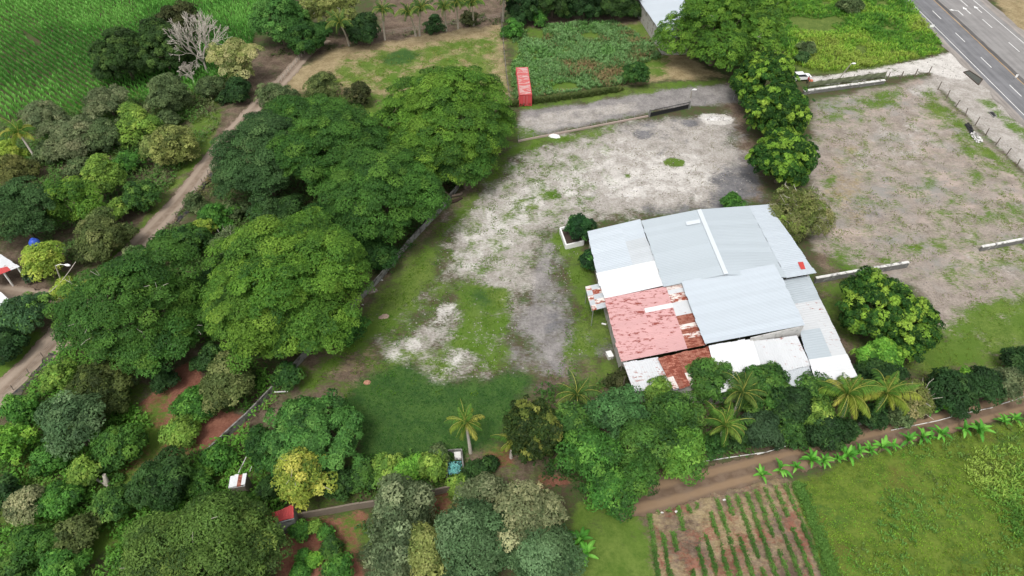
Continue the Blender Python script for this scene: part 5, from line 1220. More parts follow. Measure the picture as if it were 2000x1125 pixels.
 ('bush', 120, 735, 36, 2.0, 0.8, 'lime2', 'shrub', 'light green shrub below the lined ditch'),
 ('bush', 45, 800, 36, 1.8, 0.8, 'green', 'shrub', 'green shrub next to the lower lined ditch'),
 ('bush', 12, 872, 46, 2.4, 0.9, 'lime', 'shrub', 'fresh green shrub beside the red earth strip'),
 ('bush', 95, 900, 32, 1.8, 0.8, 'green', 'shrub', 'green shrub between red earth strip and the bluish tree'),
 ('fine', 55, 985, 38, 2.6, 0.8, 'greypale', 'shrub', 'pale grey-green shrub below the red earth strip'),
 ('bush', 10, 960, 36, 2.0, 0.8, 'dark', 'shrub', 'dark shrub beside the pale grey-green shrub'),
 ('bush', 120, 975, 42, 2.2, 0.7, 'green', 'shrub', 'green shrub near the forked dead log'),
 ('bush', 165, 925, 38, 1.8, 0.7, 'lime2', 'shrub', 'light green shrub above the forked dead log'),
 ('bush', 150, 1040, 48, 2.4, 0.75, 'olivegreen', 'shrub', 'olive shrub in the lower corner thicket'),
 ('bush', 65, 1065, 52, 2.6, 0.75, 'rain_mid', 'shrub', 'wide green shrub in the lower corner thicket'),
 ('bush', 20, 1120, 46, 2.4, 0.75, 'mango', 'shrub', 'mixed green shrub at the foot of the corner thicket'),
 ('bush', 120, 1110, 46, 2.2, 0.75, 'green', 'shrub', 'leafy green shrub beside the huge olive-green tree'),
 ('bush', 215, 985, 42, 2.2, 0.75, 'mango', 'shrub', 'green shrub between the dead log and the huge olive-green tree'),
 ('mango', 312, 945, 60, 3.0, 0.75, 'mangodark', 'round_tree', 'dark leafy tree above the huge olive-green tree'),
 ('bush', 425, 895, 36, 1.4, 0.7, 'green', 'shrub', 'green shrub beside the tiny hut'),
 ('bush', 392, 945, 34, 1.5, 0.7, 'rain_mid', 'shrub', 'dark leafy shrub below the tiny hut'),
 ('bush', 505, 872, 36, 1.6, 0.8, 'rain_dark', 'shrub', 'dark green shrub between the tiny hut and the round dome tree'),
 ('bush', 482, 982, 22, 1.0, 0.75, 'rain_mid', 'shrub', 'green shrub just below the tiny hut'),
 ('bush', 528, 952, 24, 1.4, 0.8, 'mangodark', 'shrub', 'dark glossy shrub behind the dark red roof'),
 ('dome', 612, 858, 90, 3.6, 0.62, 'rain_mid2', 'round_tree', 'perfectly rounded dense green tree on the corner of the lawn'),
 ('fine', 590, 926, 62, 4.4, 0.95, 'yellow', 'flowering_tree', 'tree with bright yellow-green leaves above the dark red shed', None, (1, 1), 10),
 ('bush', 660, 945, 44, 2.0, 0.8, 'mangodark', 'shrub', 'dark shrub next to the yellow-leaved tree'),
 ('bush', 710, 925, 36, 2.0, 0.8, 'mango', 'shrub', 'olive shrub on the lower edge of the lawn'),
 ('bush', 752, 915, 34, 2.0, 0.85, 'lime2', 'shrub', 'light green shrub on the lower edge of the lawn'),
 ('bush', 795, 922, 32, 1.8, 0.85, 'lime', 'shrub', 'vivid green shrub on the lower edge of the lawn'),
 ('bush', 840, 912, 34, 1.9, 0.85, 'lime2', 'shrub', 'leafy green shrub beside the roofless pen'),
 ('bush', 855, 890, 20, 1.6, 0.9, 'greygreen', 'shrub', 'small grey-green shrub above the roofless pen'),
 ('bush', 930, 925, 26, 1.4, 0.8, 'mangodark', 'shrub', 'dark shrub next to the roofless pen'),
 ('bush', 900, 948, 22, 0.9, 0.6, 'lime2', 'shrub', 'low lime weeds shrub in front of the roofless pen'),
 ('bush', 960, 905, 15, 0.9, 0.8, 'dark', 'shrub', 'little dark shrub alone on the reddish leaf litter'),
 # --- bottom garden
 ('loose', 778, 1005, 78, 4.2, 0.85, 'greyolive', 'garden_tree', 'grey-olive tree over the low buff wall'),
 ('loose', 765, 1090, 62, 4.0, 0.8, 'greyolive', 'garden_tree', 'grey-olive tree at the foot of the red earth garden'),
 ('fine', 835, 1078, 58, 3.8, 0.9, 'limeolive', 'garden_tree', 'yellowish-grey tree between the grey-olive and blue-green trees'),
 ('rain', 925, 1062, 84, 4.6, 0.8, 'blue_pale', 'garden_tree', 'large blue-green tree at the bottom of the garden'),
 ('loose', 1018, 1010, 78, 5.0, 0.95, 'greypale', 'garden_tree', 'tall pale grey-green tree above the grass strip'),
 ('rain', 1062, 1090, 70, 4.2, 0.8, 'blue_pale', 'garden_tree', 'blue-green tree below the tall pale tree beside bananas'),
 ('loose', 945, 965, 46, 3.0, 0.85, 'grey', 'garden_tree', 'smaller grey-green tree below the reddish leaf litter'),
 ('bush', 585, 1036, 19, 0.9, 0.7, 'green', 'garden_shrub', 'leafy green bed plant by the buff wall'),
 ('bush', 612, 1030, 12, 0.8, 0.7, 'lime2', 'garden_shrub', 'small green plant on red earth by the buff wall'),
 ('bush', 637, 1040, 14, 0.8, 0.8, 'green', 'garden_shrub', 'lone small plant on red earth near the grey-olive tree'),
 ('bush', 645, 1068, 20, 1.2, 0.8, 'mango', 'garden_shrub', 'upright green plant at the grey-olive tree foot'),
 ('bush', 592, 1085, 11, 0.6, 0.9, 'green', 'garden_shrub', 'tiny round plant in the middle of the red earth garden'),
 ('bush', 615, 1092, 13, 0.8, 0.8, 'lime', 'garden_shrub', 'bright small plant low in the red earth garden'),
 ('bush', 660, 1112, 27, 1.6, 0.7, 'green', 'garden_shrub', 'spreading green shrub low in the red earth garden'),
 ('bush', 585, 1118, 17, 0.8, 0.8, 'green', 'garden_shrub', 'small plant at the bottom of the red earth garden'),
 ('bush', 535, 1050, 20, 1.0, 0.8, 'mangodark', 'garden_shrub', 'dark plant below the end of the buff wall'),
 # --- top middle
 ('loose', 548, 45, 72, 5.0, 0.8, 'rain_mid2', 'round_tree', 'large green tree at the top of the dirt road'),
 ('mango', 598, 78, 46, 3.4, 0.75, 'rain_dark', 'round_tree', 'dark green tree at the start of the pale stake fence'),
 ('twig', 652, 18, 62, 6.0, 0.75, 'limeolive', 'round_tree', 'tall olive tree with long pale bare limbs', None, (1, 1), 60),
 ('mango', 708, 62, 38, 2.8, 0.8, 'dark', 'shrub', 'dark shrub between the leaning palm and the palm row'),
 ('bush', 848, 48, 20, 1.6, 0.9, 'dark', 'shrub', 'dark shrub between palms of the row'),
 ('bush', 915, 38, 16, 1.4, 0.9, 'darkolive', 'shrub', 'small dull shrub at the last palms of the row'),
 ('mango', 1022, 15, 40, 3.6, 0.9, 'dark', 'round_tree', 'dark tree at the corner of the weedy lot'),
 ('mango', 1080, 2, 46, 4.0, 0.9, 'darkg', 'round_tree', 'dark leafy tree behind the weedy lot'),
 ('mango', 1142, 6, 46, 3.8, 0.85, 'dark', 'round_tree', 'second dark leafy tree behind the weedy lot'),
 ('mango', 1205, 2, 48, 3.8, 0.85, 'darkg', 'round_tree', 'dark leafy tree next to the white barn'),
 ('bush', 1050, 35, 22, 1.6, 0.8, 'green', 'shrub', 'light green shrub in front of the dark trees'),
 ('bush', 1243, 146, 26, 2.2, 0.95, 'rain_dark', 'shrub', 'lone green shrub at the lower edge of the weedy lot'),
 ('bush', 1002, 60, 22, 1.6, 0.9, 'green', 'shrub', 'green shrub at the paddock fence of the weedy lot'),
 ('bush', 1565, 115, 16, 0.9, 0.7, 'blue_dark', 'shrub', 'small blue-green shrub above the parked car'),
 ('bush', 1575, 95, 18, 0.9, 0.7, 'greygreen', 'shrub', 'small grey-green shrub in the tall grass'),
 ('bush', 1660, 12, 26, 1.1, 0.6, 'greygreen', 'shrub', 'wide green shrub in the tall yellow grass'),
 ('bush', 1520, 10, 34, 2.0, 0.8, 'rain_light', 'shrub', 'light shrub beside the tall broad tree'),
]
PAL.update({
    'bluegreen': [((70, 122, 66), 3), ((56, 102, 56), 3), ((92, 140, 84), 1.2), ((40, 76, 42), 1)],
    'lime3': [((92, 146, 48), 3), ((74, 126, 42), 3), ((118, 168, 60), 1.3), ((50, 96, 34), 1.2)],
    'olive2': [((84, 122, 50), 3), ((68, 104, 44), 3), ((106, 140, 62), 1.4), ((48, 78, 36), 1.2)],
    'tipolive': [((44, 70, 28), 3), ((36, 58, 26), 3), ((108, 128, 50), 1.4), ((132, 148, 66), 0.7)],
    'lime2': [((112, 156, 56), 3), ((88, 130, 48), 3), ((138, 174, 70), 1.2), ((56, 92, 36), 1.2)],
    'bluebush': [((58, 90, 60), 3), ((46, 76, 50), 3), ((78, 112, 86), 1), ((32, 58, 40), 1)],
    'dark2': [((42, 90, 46), 3), ((32, 70, 40), 3), ((66, 124, 50), 1.2), ((26, 52, 32), 1)],
    'darkg': [((56, 92, 40), 3), ((44, 74, 36), 3), ((78, 112, 50), 1.1), ((34, 56, 30), 1.2)],
    'greygreen': [((88, 116, 74), 3), ((70, 96, 60), 3), ((112, 136, 92), 1.2), ((50, 72, 44), 1)],
    'limeolive': [((132, 150, 82), 3), ((108, 130, 66), 3), ((154, 168, 102), 1.3), ((68, 88, 44), 1.2)],
    'olivegreen': [((92, 114, 62), 3), ((74, 96, 52), 3), ((116, 134, 82), 1.2), ((50, 70, 38), 1)],
    'mangoblue': [((64, 108, 66), 3), ((50, 90, 56), 3), ((106, 160, 60), 0.9), ((38, 70, 44), 1)],
    'mangoolive': [((78, 98, 48), 3), ((62, 82, 42), 3), ((104, 124, 60), 1.1), ((42, 60, 32), 1.2)],
    'mangodark': [((52, 92, 42), 3), ((42, 76, 38), 3), ((74, 116, 52), 1), ((30, 58, 30), 1)],
    'blue_pale': [((78, 116, 76), 3), ((64, 100, 64), 3), ((102, 138, 98), 1.3), ((44, 76, 48), 1)],
    'rain_mid2': [((76, 134, 58), 3), ((60, 112, 50), 3), ((98, 152, 70), 1.2), ((40, 82, 38), 1)],
    'greyolive': [((100, 124, 90), 3), ((80, 104, 72), 3), ((126, 148, 112), 1.4), ((54, 76, 50), 1.1)],
})
GROUPNAME = {}
for t in TREES:
    kind, px, py, rpx, zc, vr, pal, name, label = t[:9]
    el = t[10] if len(t) > 10 else (1, 1); tw = t[11] if len(t) > 11 else 0
    tree(kind, px, py, rpx, zc, vr, pal, name, label, None, None, el, tw)

# ------------------------------------------------------------------ bare white trees
def bare_tree(label, foot, h, spread, seed, n0=9, lean=(0.0, 0.0), name='bare_tree'):
    r = np.random.default_rng(seed); c = P(*foot); root = empty(name, c); tag(root, label, 'tree')
    mb = MB(); mt = MB(); fork = np.array([lean[0] * 0.2, lean[1] * 0.2, h * 0.22]); mt.tube([(0, 0, -0.1), fork * 0.5, fork], [0.28, 0.22, 0.2], 8)
    trunk = mt.build('trunk', M_PALEBARK, root, True)
    def grow(a, d, L, rad, lev):
        b = a + d * L; m1 = (a + b) / 2 + r.normal(0, 0.05, 3) * L
        mb.tube([a, m1, b], np.maximum([rad, rad * 0.8, rad * 0.6], 0.035), 5 if lev < 2 else 4)
        if lev >= 5: return
        for k in range(3 if lev < 3 else 3):
            nd = d + r.normal(0, 0.34, 3) + np.array([0, 0, 0.10]); nd /= np.linalg.norm(nd)
            grow(a + (b - a) * r.uniform(0.65, 1.0), nd, L * r.uniform(0.55, 0.8), rad * 0.58, lev + 1)
    for i in range(n0):
        a = i * 2.399; d = np.array([math.cos(a) * spread + lean[0], math.sin(a) * spread + lean[1], 1.0]); d /= np.linalg.norm(d)
        grow(fork * r.uniform(0.7, 1.0), d, h * 0.30, 0.17, 1)
    mb.build('branches', M_PALEBARK, root)
bare_tree('leafless white tree with many upright bare branches', (405, 142), 14.0, 0.62, 5, 8)
bare_tree('small leafless white bush leaning beside the cream-flowered tree', (380, 162), 5.0, 0.5, 6, 5, (-0.6, 0.2))

# ------------------------------------------------------------------ coconut palms
def frond_mesh(L, droop, col, seed, folded=0.5):
    r = np.random.default_rng(seed); n = 26; t = np.linspace(0, 1, n)
    ang = math.radians(62) - t ** 1.25 * droop
    dx = np.cos(ang); dz = np.sin(ang); x = np.concatenate([[0], np.cumsum((dx[:-1] + dx[1:]) / 2)]) * L / (n - 1); z = np.concatenate([[0], np.cumsum((dz[:-1] + dz[1:]) / 2)]) * L / (n - 1)
    rach = np.stack([x, np.zeros(n), z], 1); Vv, Qq = tube_arrays(rach, 0.055 * (1 - 0.8 * t), 4)
    V = [Vv]; Qs = [Qq]; cs = [np.tile(np.array(lin(176, 178, 92, LK)), (len(Vv), 1))]; off = len(Vv)
    for i in range(2, n):
        ll = L * 0.25 * math.sin(math.pi * (0.12 + 0.84 * t[i])) ** 0.7
        for s in (-1, 1):
            for k in range(2):
                base = rach[i] * (1 - k * 0.5) + rach[i - 1] * k * 0.5; tg = rach[i] - rach[i - 1]; tg /= np.linalg.norm(tg)
                d = np.array([tg[0] * 0.6, s * 0.7, tg[2] * 0.6 - folded * r.uniform(0.8, 2.0)]); d /= np.linalg.norm(d)
                up = tg * 0.046; mid = base + d * ll * 0.55; tip = base + d * ll + np.array([0, 0, -0.18 * ll])
                V.append(np.array([base - up * 0.6, mid - up, tip, mid + up])); Qs.append(np.array([[0, 1, 2, 3]]) + off); off += 4
                cs.append(np.tile(np.array(lin(*col, LK)) * r.uniform(0.7, 1.3), (4, 1)))
    return np_mesh('frond', np.concatenate(V), np.concatenate(Qs), col=np.concatenate(cs))
FCOL = {'yel': [(150, 160, 66), (130, 150, 60), (174, 172, 84), (108, 138, 52)], 'grn': [(98, 136, 56), (78, 116, 48), (122, 148, 66), (66, 100, 44)], 'dk': [(84, 116, 56), (70, 100, 48), (108, 130, 62), (92, 128, 54)]}
FROND = {}
for k, cs in FCOL.items():
    FROND[k] = [frond_mesh(4.0, math.radians(d), cs[i % 4], 50 + i, f) for i, (d, f) in enumerate(((70, 0.4), (110, 0.6), (135, 0.8), (160, 0.9), (125, 0.7), (185, 1.0)))]
def palm(label, head, h, size, tint, seed, lean=(0, 0), nf=20, group=None, foot=None):
    r = np.random.default_rng(seed); top = np.array(P(head[0], head[1], h))
    base = np.array(P(*foot)) if foot else np.array([top[0] - lean[0], top[1] - lean[1], 0.0])
    root = empty('coconut_palm', base); tag(root, label, 'palm', group); t = top - base
    pts = [np.array([t[0] * s ** 1.6, t[1] * s ** 1.6, h * s]) for s in np.linspace(0, 1, 8)]; pts[0][2] = -0.1
    mb = MB(); mb.tube(pts, np.linspace(0.24, 0.13, 8), 8); mb.build('trunk', M_PALEBARK, root, True)
    mb = MB()
    for k in range(6):
        a = k * 1.05; q = t + np.array([math.cos(a) * 0.28, math.sin(a) * 0.28, -0.3]); mb.tube([q + (0, 0, .16), q + (0, 0, .08), q - (0, 0, .08), q - (0, 0, .16)], [0.02, 0.13, 0.13, 0.02], 6)
    mb.build('coconuts', plain('coconut_husk', (0.22, 0.17, 0.05), 0.7) if 'coconut_husk' not in MATS else MATS['coconut_husk'], root)
    for i in range(nf):
        lev = i / nf; vi = 0 if lev < 0.25 else 1 if lev < 0.5 else (4 if i % 2 else 2) if lev < 0.75 else (3 if i % 3 else 5)
        o = link('frond', FROND['grn' if tint == 'yel' and lev < 0.45 else tint][vi], M_LEAF, root, t); a = i * 2.399 + r.normal(0, 0.15)
        o.rotation_euler = (r.normal(0, 0.12), (-0.45 if lev < 0.25 else 0.0) + r.normal(0, 0.08) + 0.25 * max(0, lev - 0.5), a); s = size / 4.0 * r.uniform(0.7, 1.15) * (0.8 if lev < 0.2 else 1); o.scale = (s, s, s)
PR = 'coconut palms in the row behind the dry field'
palm('yellowish coconut palm touching the lean-to roof corner', (1655, 772), 5.2, 4.4, 'yel', 1, (-0.6, 0.4), 22)
palm('yellowish coconut palm on the side away from the lean-to roof', (1730, 770), 5.2, 4.3, 'yel', 2, (0.5, 0.6), 22)
palm('green coconut palm in front of the white front roof', (1450, 768), 5.0, 3.7, 'dk', 3, (0.3, 0.3))
palm('green coconut palm hanging over the farm track', (1415, 832), 4.2, 3.8, 'grn', 4, (0.2, 0.4))
palm('dark green coconut palm at the corner of the yard below the white box', (1127, 772), 4.0, 3.6, 'dk', 5, (0.2, 0.2), 18)
palm('lone yellowish coconut palm on the deep green lawn edge', (909, 826), 5.0, 3.3, 'yel', 6, (0, 0), 16, foot=(919, 884))
palm('coconut palm half hidden behind the dark olive tree', (1003, 862), 3.2, 3.0, 'yel', 7, (0.3, 0.2), 14)
palm('yellow coconut palm among grey shrubs near the corn field', (38, 262), 6.0, 4.2, 'yel', 8, (-1.2, 1.0), 18)
palm('small coconut palm amid green trees near the dirt road', (188, 412), 3.2, 3.0, 'grn', 9, (0.2, 0.2), 14)
palm('leaning coconut palm at the dark shrub beside the pale-limbed tree', (664, 48), 7.0, 4.2, 'dk', 10, (0, 0), 18, foot=(682, 90))
for i, (hx, hy, fx, fy, hh) in enumerate(((748, 22, 752, 78, 8.0), (798, 26, 812, 70, 7.5), (823, 18, 820, 70, 8.5), (868, 16, 872, 60, 7.5), (892, 8, 895, 56, 8.0), (922, 8, 925, 50, 7.5))):
    palm('slender coconut palm behind the dry field, %s in its row from the paddock fence' % ['sixth', 'fifth', 'fourth', 'third', 'second', 'first'][i], (hx, hy), hh, 3.9, 'dk', 20 + i, (0, 0), 17, PR, (fx, fy))
palm('coconut palm at the fence corner of the dark trees', (985, -8), 7.5, 3.8, 'dk', 30, (0, 0), 16, None, (983, 42))

# ------------------------------------------------------------------ banana plants
def banana_leaf(L, W, col, seed):
    r = np.random.default_rng(seed); n = 9; t = np.linspace(0, 1, n); V = []; cs = []
    x = L * t; z = 0.55 * L * np.sin(t * 2.1) * 0.6 - 0.35 * L * t ** 2.2
    w = W * np.sin(math.pi * (0.06 + 0.9 * t)) ** 0.6
    for i in range(n):
        V += [(x[i], -w[i] / 2, z[i] + 0.12 * w[i] - 0.04), (x[i], 0, z[i] - 0.03), (x[i], w[i] / 2, z[i] + 0.12 * w[i] - 0.04)]
        b = np.array(lin(*col, LK)); cs += [b * r.uniform(0.8, 1.1), b * 1.35, b * r.uniform(0.8, 1.1)]
    Qs = [[i * 3 + j, i * 3 + 3 + j, i * 3 + 4 + j, i * 3 + 1 + j] for i in range(n - 1) for j in range(2)]
    return np_mesh('leaf', V, np.array(Qs), col=np.array(cs))
BL = [banana_leaf(1.9, 0.55, c, i) for i, c in enumerate(((92, 156, 56), (78, 138, 50), (112, 170, 70), (72, 126, 48)))]
M_STEM = plain('banana_stem', (0.16, 0.22, 0.06), 0.6, 0.3)
stem = MB(); stem.tube([(0, 0, -0.05), (0, 0, 0.5), (0, 0, 1.1)], [0.13, 0.11, 0.08], 8)
stem_me = np_mesh('stem', stem.V[0], stem.Q[0], smooth=True)
def banana(px, py, s, label, group, seed):
    r = np.random.default_rng(seed); root = empty('banana_plant', P(px, py), r.uniform(0, 6.28)); root.scale = (s, s, s); tag(root, label, 'banana plant', group)
    link('stem', stem_me, M_STEM, root)
    for i in range(r.integers(8, 11)):
        o = link('leaf', BL[r.integers(4)], M_LEAF, root, (0, 0, 1.05)); o.rotation_euler = (r.normal(0, 0.15), -r.uniform(0.0, 0.8) if i > 1 else -1.1, i * 2.399 + r.normal(0, 0.2)); k = r.uniform(0.75, 1.1); o.scale = (k, k, k)
ORD = ['first', 'second', 'third', 'fourth', 'fifth', 'sixth', 'seventh', 'eighth', 'ninth', 'tenth', 'eleventh', 'twelfth', 'thirteenth', 'fourteenth', 'fifteenth', 'sixteenth', 'seventeenth', 'eighteenth', 'nineteenth', 'twentieth', 'twenty-first']
GB = 'banana plants along the farm track'
row = [(1484, 934), (1520, 925), (1552, 918), (1580, 906), (1605, 908), (1632, 902), (1650, 898), (1672, 890), (1694, 887), (1716, 882), (1738, 876), (1768, 868), (1795, 862), (1812, 860), (1830, 856), (1878, 846), (1900, 840), (1905, 850), (1955, 830), (1975, 826), (2010, 818)]
for i, (x, y) in enumerate(row):
    banana(x, y, 0.68 + 0.14 * math.sin(i * 2.3), 'bright banana plant, %s in the row along the farm track from the crop plot' % ORD[i], GB, 200 + i)
for i, (x, y, s) in enumerate(((1133, 1062, 0.8), (1143, 1092, 0.9))):
    banana(x, y, s, ('smaller banana plant on the grass strip, farther up beside the tall pale tree', 'larger banana plant on the grass strip beside the lower blue-green tree')[i], 'pair of banana plants on the grass strip', 300 + i)
for i, (x, y) in enumerate(((1800, 803), (1815, 795), (1830, 805))):
    banana(x, y, (0.85, 1.05, 0.95)[i], ('small banana plant by the grey twiggy shrub at the white pipe', 'tall banana plant behind two others near the very dark round shrub', 'banana plant touching the very dark round shrub above the white pipe')[i], 'plants beside the dark round shrub', 320 + i)

# ------------------------------------------------------------------ corn field, tall grass, weeds, pasture, crop rows, undergrowth
def blades(X, Y, n_each, h, w, spread, cols, wts, r, lean=0.5, tintnoise=6.0, z0=-0.04):
    """tufts of pointed blades at X,Y; h may be an array"""
    n = len(X); i = np.repeat(np.arange(n), n_each); m = len(i)
    a = r.uniform(0, 6.28, m); d = np.stack([np.cos(a), np.sin(a)], 1); hh = np.broadcast_to(h, (n,))[i] * r.uniform(0.6, 1.2, m)
    b = np.stack([X[i], Y[i]], 1) + d * spread * r.uniform(0, 1, m)[:, None]
    ln = lean * hh * r.uniform(0.3, 1.3, m)
    side = np.stack([-d[:, 1], d[:, 0]], 1) * (w * r.uniform(0.6, 1.3, m))[:, None]
    z = np.full(m, z0)
    mid = b + d * (ln * 0.35)[:, None]; tip = b + d * ln[:, None]
    V = np.stack([np.c_[b, z], np.c_[mid - side, z + hh * 0.62], np.c_[tip, z + hh * r.uniform(0.75, 1.0, m)], np.c_[mid + side, z + hh * 0.62]], 1).reshape(-1, 3)
    tn = vnoise(X, Y, tintnoise, 5) * 0.65 + vnoise(X, Y, tintnoise / 4, 6) * 0.35
    cols = np.array([lin(*c, LK) for c in cols]); k = len(cols)
    u = np.clip((tn[i] - 0.25) / 0.5 + r.normal(0, 0.18, m), 0, 0.999) * (k - 1); lo = np.floor(u).astype(int); fr = (u - lo)[:, None]
    col = (cols[lo] * (1 - fr) + cols[np.minimum(lo + 1, k - 1)] * fr) * r.uniform(0.8, 1.2, (m, 1))
    return V, np.arange(4 * m).reshape(m, 4), np.repeat(col, 4, 0)
def stuff(name, label, cat, V, Q, col):
    o = link(name, np_mesh(name, V, Q, col=col), M_GRASS); tag(o, label, cat, kind='stuff'); LEAFCOUNT[0] += len(Q); return o
r = np.random.default_rng(77)
# corn: rows across the field
ca = np.array(P(46, 67)); cb2 = np.array(P(85, 92)); rd = (cb2 - ca)[:2]; rd /= np.linalg.norm(rd); rn = np.array([-rd[1], rd[0]])
fld = poly([(-260, -60), (560, -60), (500, 70), (470, 150), (380, 185), (170, 222), (0, 238), (-160, 270)])
lo = fld.min(0); hi = fld.max(0); cx = (lo + hi) / 2; S = np.linalg.norm(hi - lo) / 2
us = np.arange(-S, S, 1.1); vsr = np.arange(-S, S, 0.42); U, W2 = np.meshgrid(us, vsr, indexing='ij')
U = U + r.normal(0, 0.07, U.shape); W2 = W2 + r.normal(0, 0.12, W2.shape)
X = (cx[0] + rn[0] * U + rd[0] * W2).ravel(); Y = (cx[1] + rn[1] * U + rd[1] * W2).ravel()
gap = np.array(P(66, 80)); gu = (X - gap[0]) * rn[0] + (Y - gap[1]) * rn[1]; gv = (X - gap[0]) * rd[0] + (Y - gap[1]) * rd[1]
k = (sdist(X, Y, fld) > 0) & ~((np.abs(gu) < 0.9) & (np.abs(gv) < 4.5)) & (r.random(len(X)) > 0.04)
X, Y = X[k], Y[k]
V, Q, col = blades(X, Y, 5, 1.5 * (0.8 + 0.4 * vnoise(X, Y, 9, 3)), 0.11, 0.12, [(80, 134, 58), (102, 160, 70), (126, 180, 88)], None, r, 0.26, 14)
stuff('corn_field', 'field of green corn in dense diagonal rows', 'corn', V, Q, col)
# tall yellow grass by the highway
pl = poly([(1500, 40), (1540, -40), (1745, -40), (1842, 92), (1836, 104), (1760, 122), (1680, 134), (1600, 142), (1530, 120)])
X, Y = scatter(pl, 5.0, r); k = vnoise(X, Y, 5, 9) > 0.16; X, Y = X[k], Y[k]
V, Q, col = blades(X, Y, 6, 0.9 * (0.4 + 0.9 * vnoise(X, Y, 5, 9)), 0.08, 0.35, [(70, 116, 44), (96, 144, 50), (120, 162, 56), (150, 178, 70), (132, 148, 66)], None, r, 0.7, 9)
stuff('tall_grass', 'tall yellow-green grass between the broad tree and the highway', 'grass', V, Q, col)
# weeds of the lot with the container
pl = poly([(1000, 65), (1060, 50), (1200, 42), (1270, 80), (1290, 115), (1230, 130), (1225, 165), (1110, 182), (1045, 190), (1000, 196)])
X, Y = scatter(pl, 4.6, r); k = vnoise(X, Y, 6, 12) > 0.20; X, Y = X[k], Y[k]
V, Q, col = blades(X, Y, 7, 0.9 * (0.4 + 0.9 * vnoise(X, Y, 6, 12)), 0.12, 0.35, [(132, 116, 82), (86, 118, 66), (104, 140, 84), (122, 156, 102), (96, 138, 72)], None, r, 0.7, 7)
stuff('weeds', 'grey-green weeds filling the lot around the red container', 'weeds', V, Q, col)
# hedge-like grass bank along the lane
A = [(1000, 206), (1060, 197), (1140, 187), (1210, 176)]
w = poly(A); tt = r.uniform(0, 1, 2600); d = np.linspace(0, 1, len(w)); X = np.interp(tt, d, w[:, 0]) + r.normal(0, 0.35, 2600); Y = np.interp(tt, d, w[:, 1]) + r.normal(0, 0.35, 2600)
V, Q, col = blades(X, Y, 5, np.full(len(X), 0.8), 0.09, 0.25, [(84, 96, 52), (72, 92, 46), (110, 116, 66)], None, r, 0.5, 5)
stuff('grass_bank', 'dull grassy bank along the gravel lane below the red container', 'grass', V, Q, col)
# pasture lower right
pl = poly([(1548, 945), (1640, 906), (1860, 846), (2080, 806), (2200, 1200), (1634, 1200)])
X, Y = scatter(pl, 7.0, r)
V, Q, col = blades(X, Y, 4, 0.16 * (0.5 + 1.0 * vnoise(X, Y, 3, 15)), 0.045, 0.25, [(104, 104, 44), (100, 124, 40), (116, 150, 46), (130, 164, 56), (98, 150, 56)], None, r, 0.9, 9)
stuff('pasture_grass', 'short olive pasture grass below the banana row', 'grass', V, Q, col)
X, Y = scatter(poly([(1840, 850), (2080, 806), (2200, 1200), (1900, 1200), (1960, 1050), (1880, 930)]), 5.0, r); k = vnoise(X, Y, 4, 17) > 0.45; X, Y = X[k], Y[k]
V, Q, col = blades(X, Y, 8, 0.75 * vnoise(X, Y, 4, 17), 0.07, 0.3, [(78, 118, 48), (98, 142, 58), (122, 160, 66), (146, 170, 78)], None, r, 0.8, 7)
stuff('pasture_weeds', 'light green weed clumps along the far side of the pasture', 'weeds', V, Q, col)
X, Y = scatter(pl, 1.6, r); k = vnoise(X, Y, 3.5, 19) > 0.55; X, Y = X[k], Y[k]
V, Q, col = blades(X, Y, 8, np.full(len(X), 0.38), 0.07, 0.3, [(88, 128, 60), (110, 150, 70), (98, 112, 60)], None, r, 0.8, 7)
stuff('pasture_weeds', 'scattered green weed tufts over the olive pasture', 'weeds', V, Q, col)
# lawn and yard grass: short blades where the green lawn is thick
X, Y = scatter(poly([(690, 745), (740, 725), (800, 705), (850, 750), (940, 742), (1000, 720), (1045, 740), (1010, 800), (960, 870), (900, 895), (700, 900), (690, 840), (650, 800)]), 16.0, r)
V, Q, col = blades(X, Y, 2, np.full(len(X), 0.14), 0.04, 0.2, [(40, 84, 34), (50, 98, 38), (64, 108, 40)], None, r, 0.9, 8)
stuff('lawn_grass', 'deep green lawn grass between the yard and the lone palm', 'grass', V, Q, col)
gm = masks['grass'] * 0.9
def yard_tufts(pts, dens, hh, cols, name, label, lay='grass', thr=0.58):
    pl = poly(pts); X, Y = scatter(pl, dens, r)
    ix = np.clip(np.searchsorted(gx, X), 0, nx - 1); iy = np.clip(np.searchsorted(gy, Y), 0, ny - 1)
    mk = masks[lay].reshape(nx, ny)[ix, iy] + (vnoise(X, Y, 1.6, 21) - 0.5) * 1.2 + (vnoise(X, Y, 0.5, 22) - 0.5) * 0.4
    k = mk > thr; X, Y = X[k], Y[k]
    V, Q, col = blades(X, Y, 3, np.full(len(X), hh), 0.05, 0.16, cols, None, r, 0.9, 8)
    stuff(name, label, 'grass', V, Q, col)
yard_tufts([(985, 300), (1110, 262), (1200, 640), (1240, 750), (1040, 790), (560, 800), (860, 440)], 9.0, 0.16, [(86, 118, 34), (104, 132, 42), (78, 126, 36)], 'yard_grass', 'thin ragged grass growing over the sandy yard')
yard_tufts([(1590, 200), (1815, 150), (2080, 420), (2080, 700), (1800, 760), (1590, 560)], 6.0, 0.15, [(110, 128, 50), (124, 138, 62), (96, 132, 44)], 'lot_grass', 'patchy grass on the worn pinkish lot')
yard_tufts([(560, 150), (640, 95), (980, 45), (1000, 200), (800, 190)], 4.0, 0.22, [(112, 120, 50), (104, 136, 48), (140, 140, 70)], 'field_grass', 'mixed dry and green grass of the field behind the big canopy')
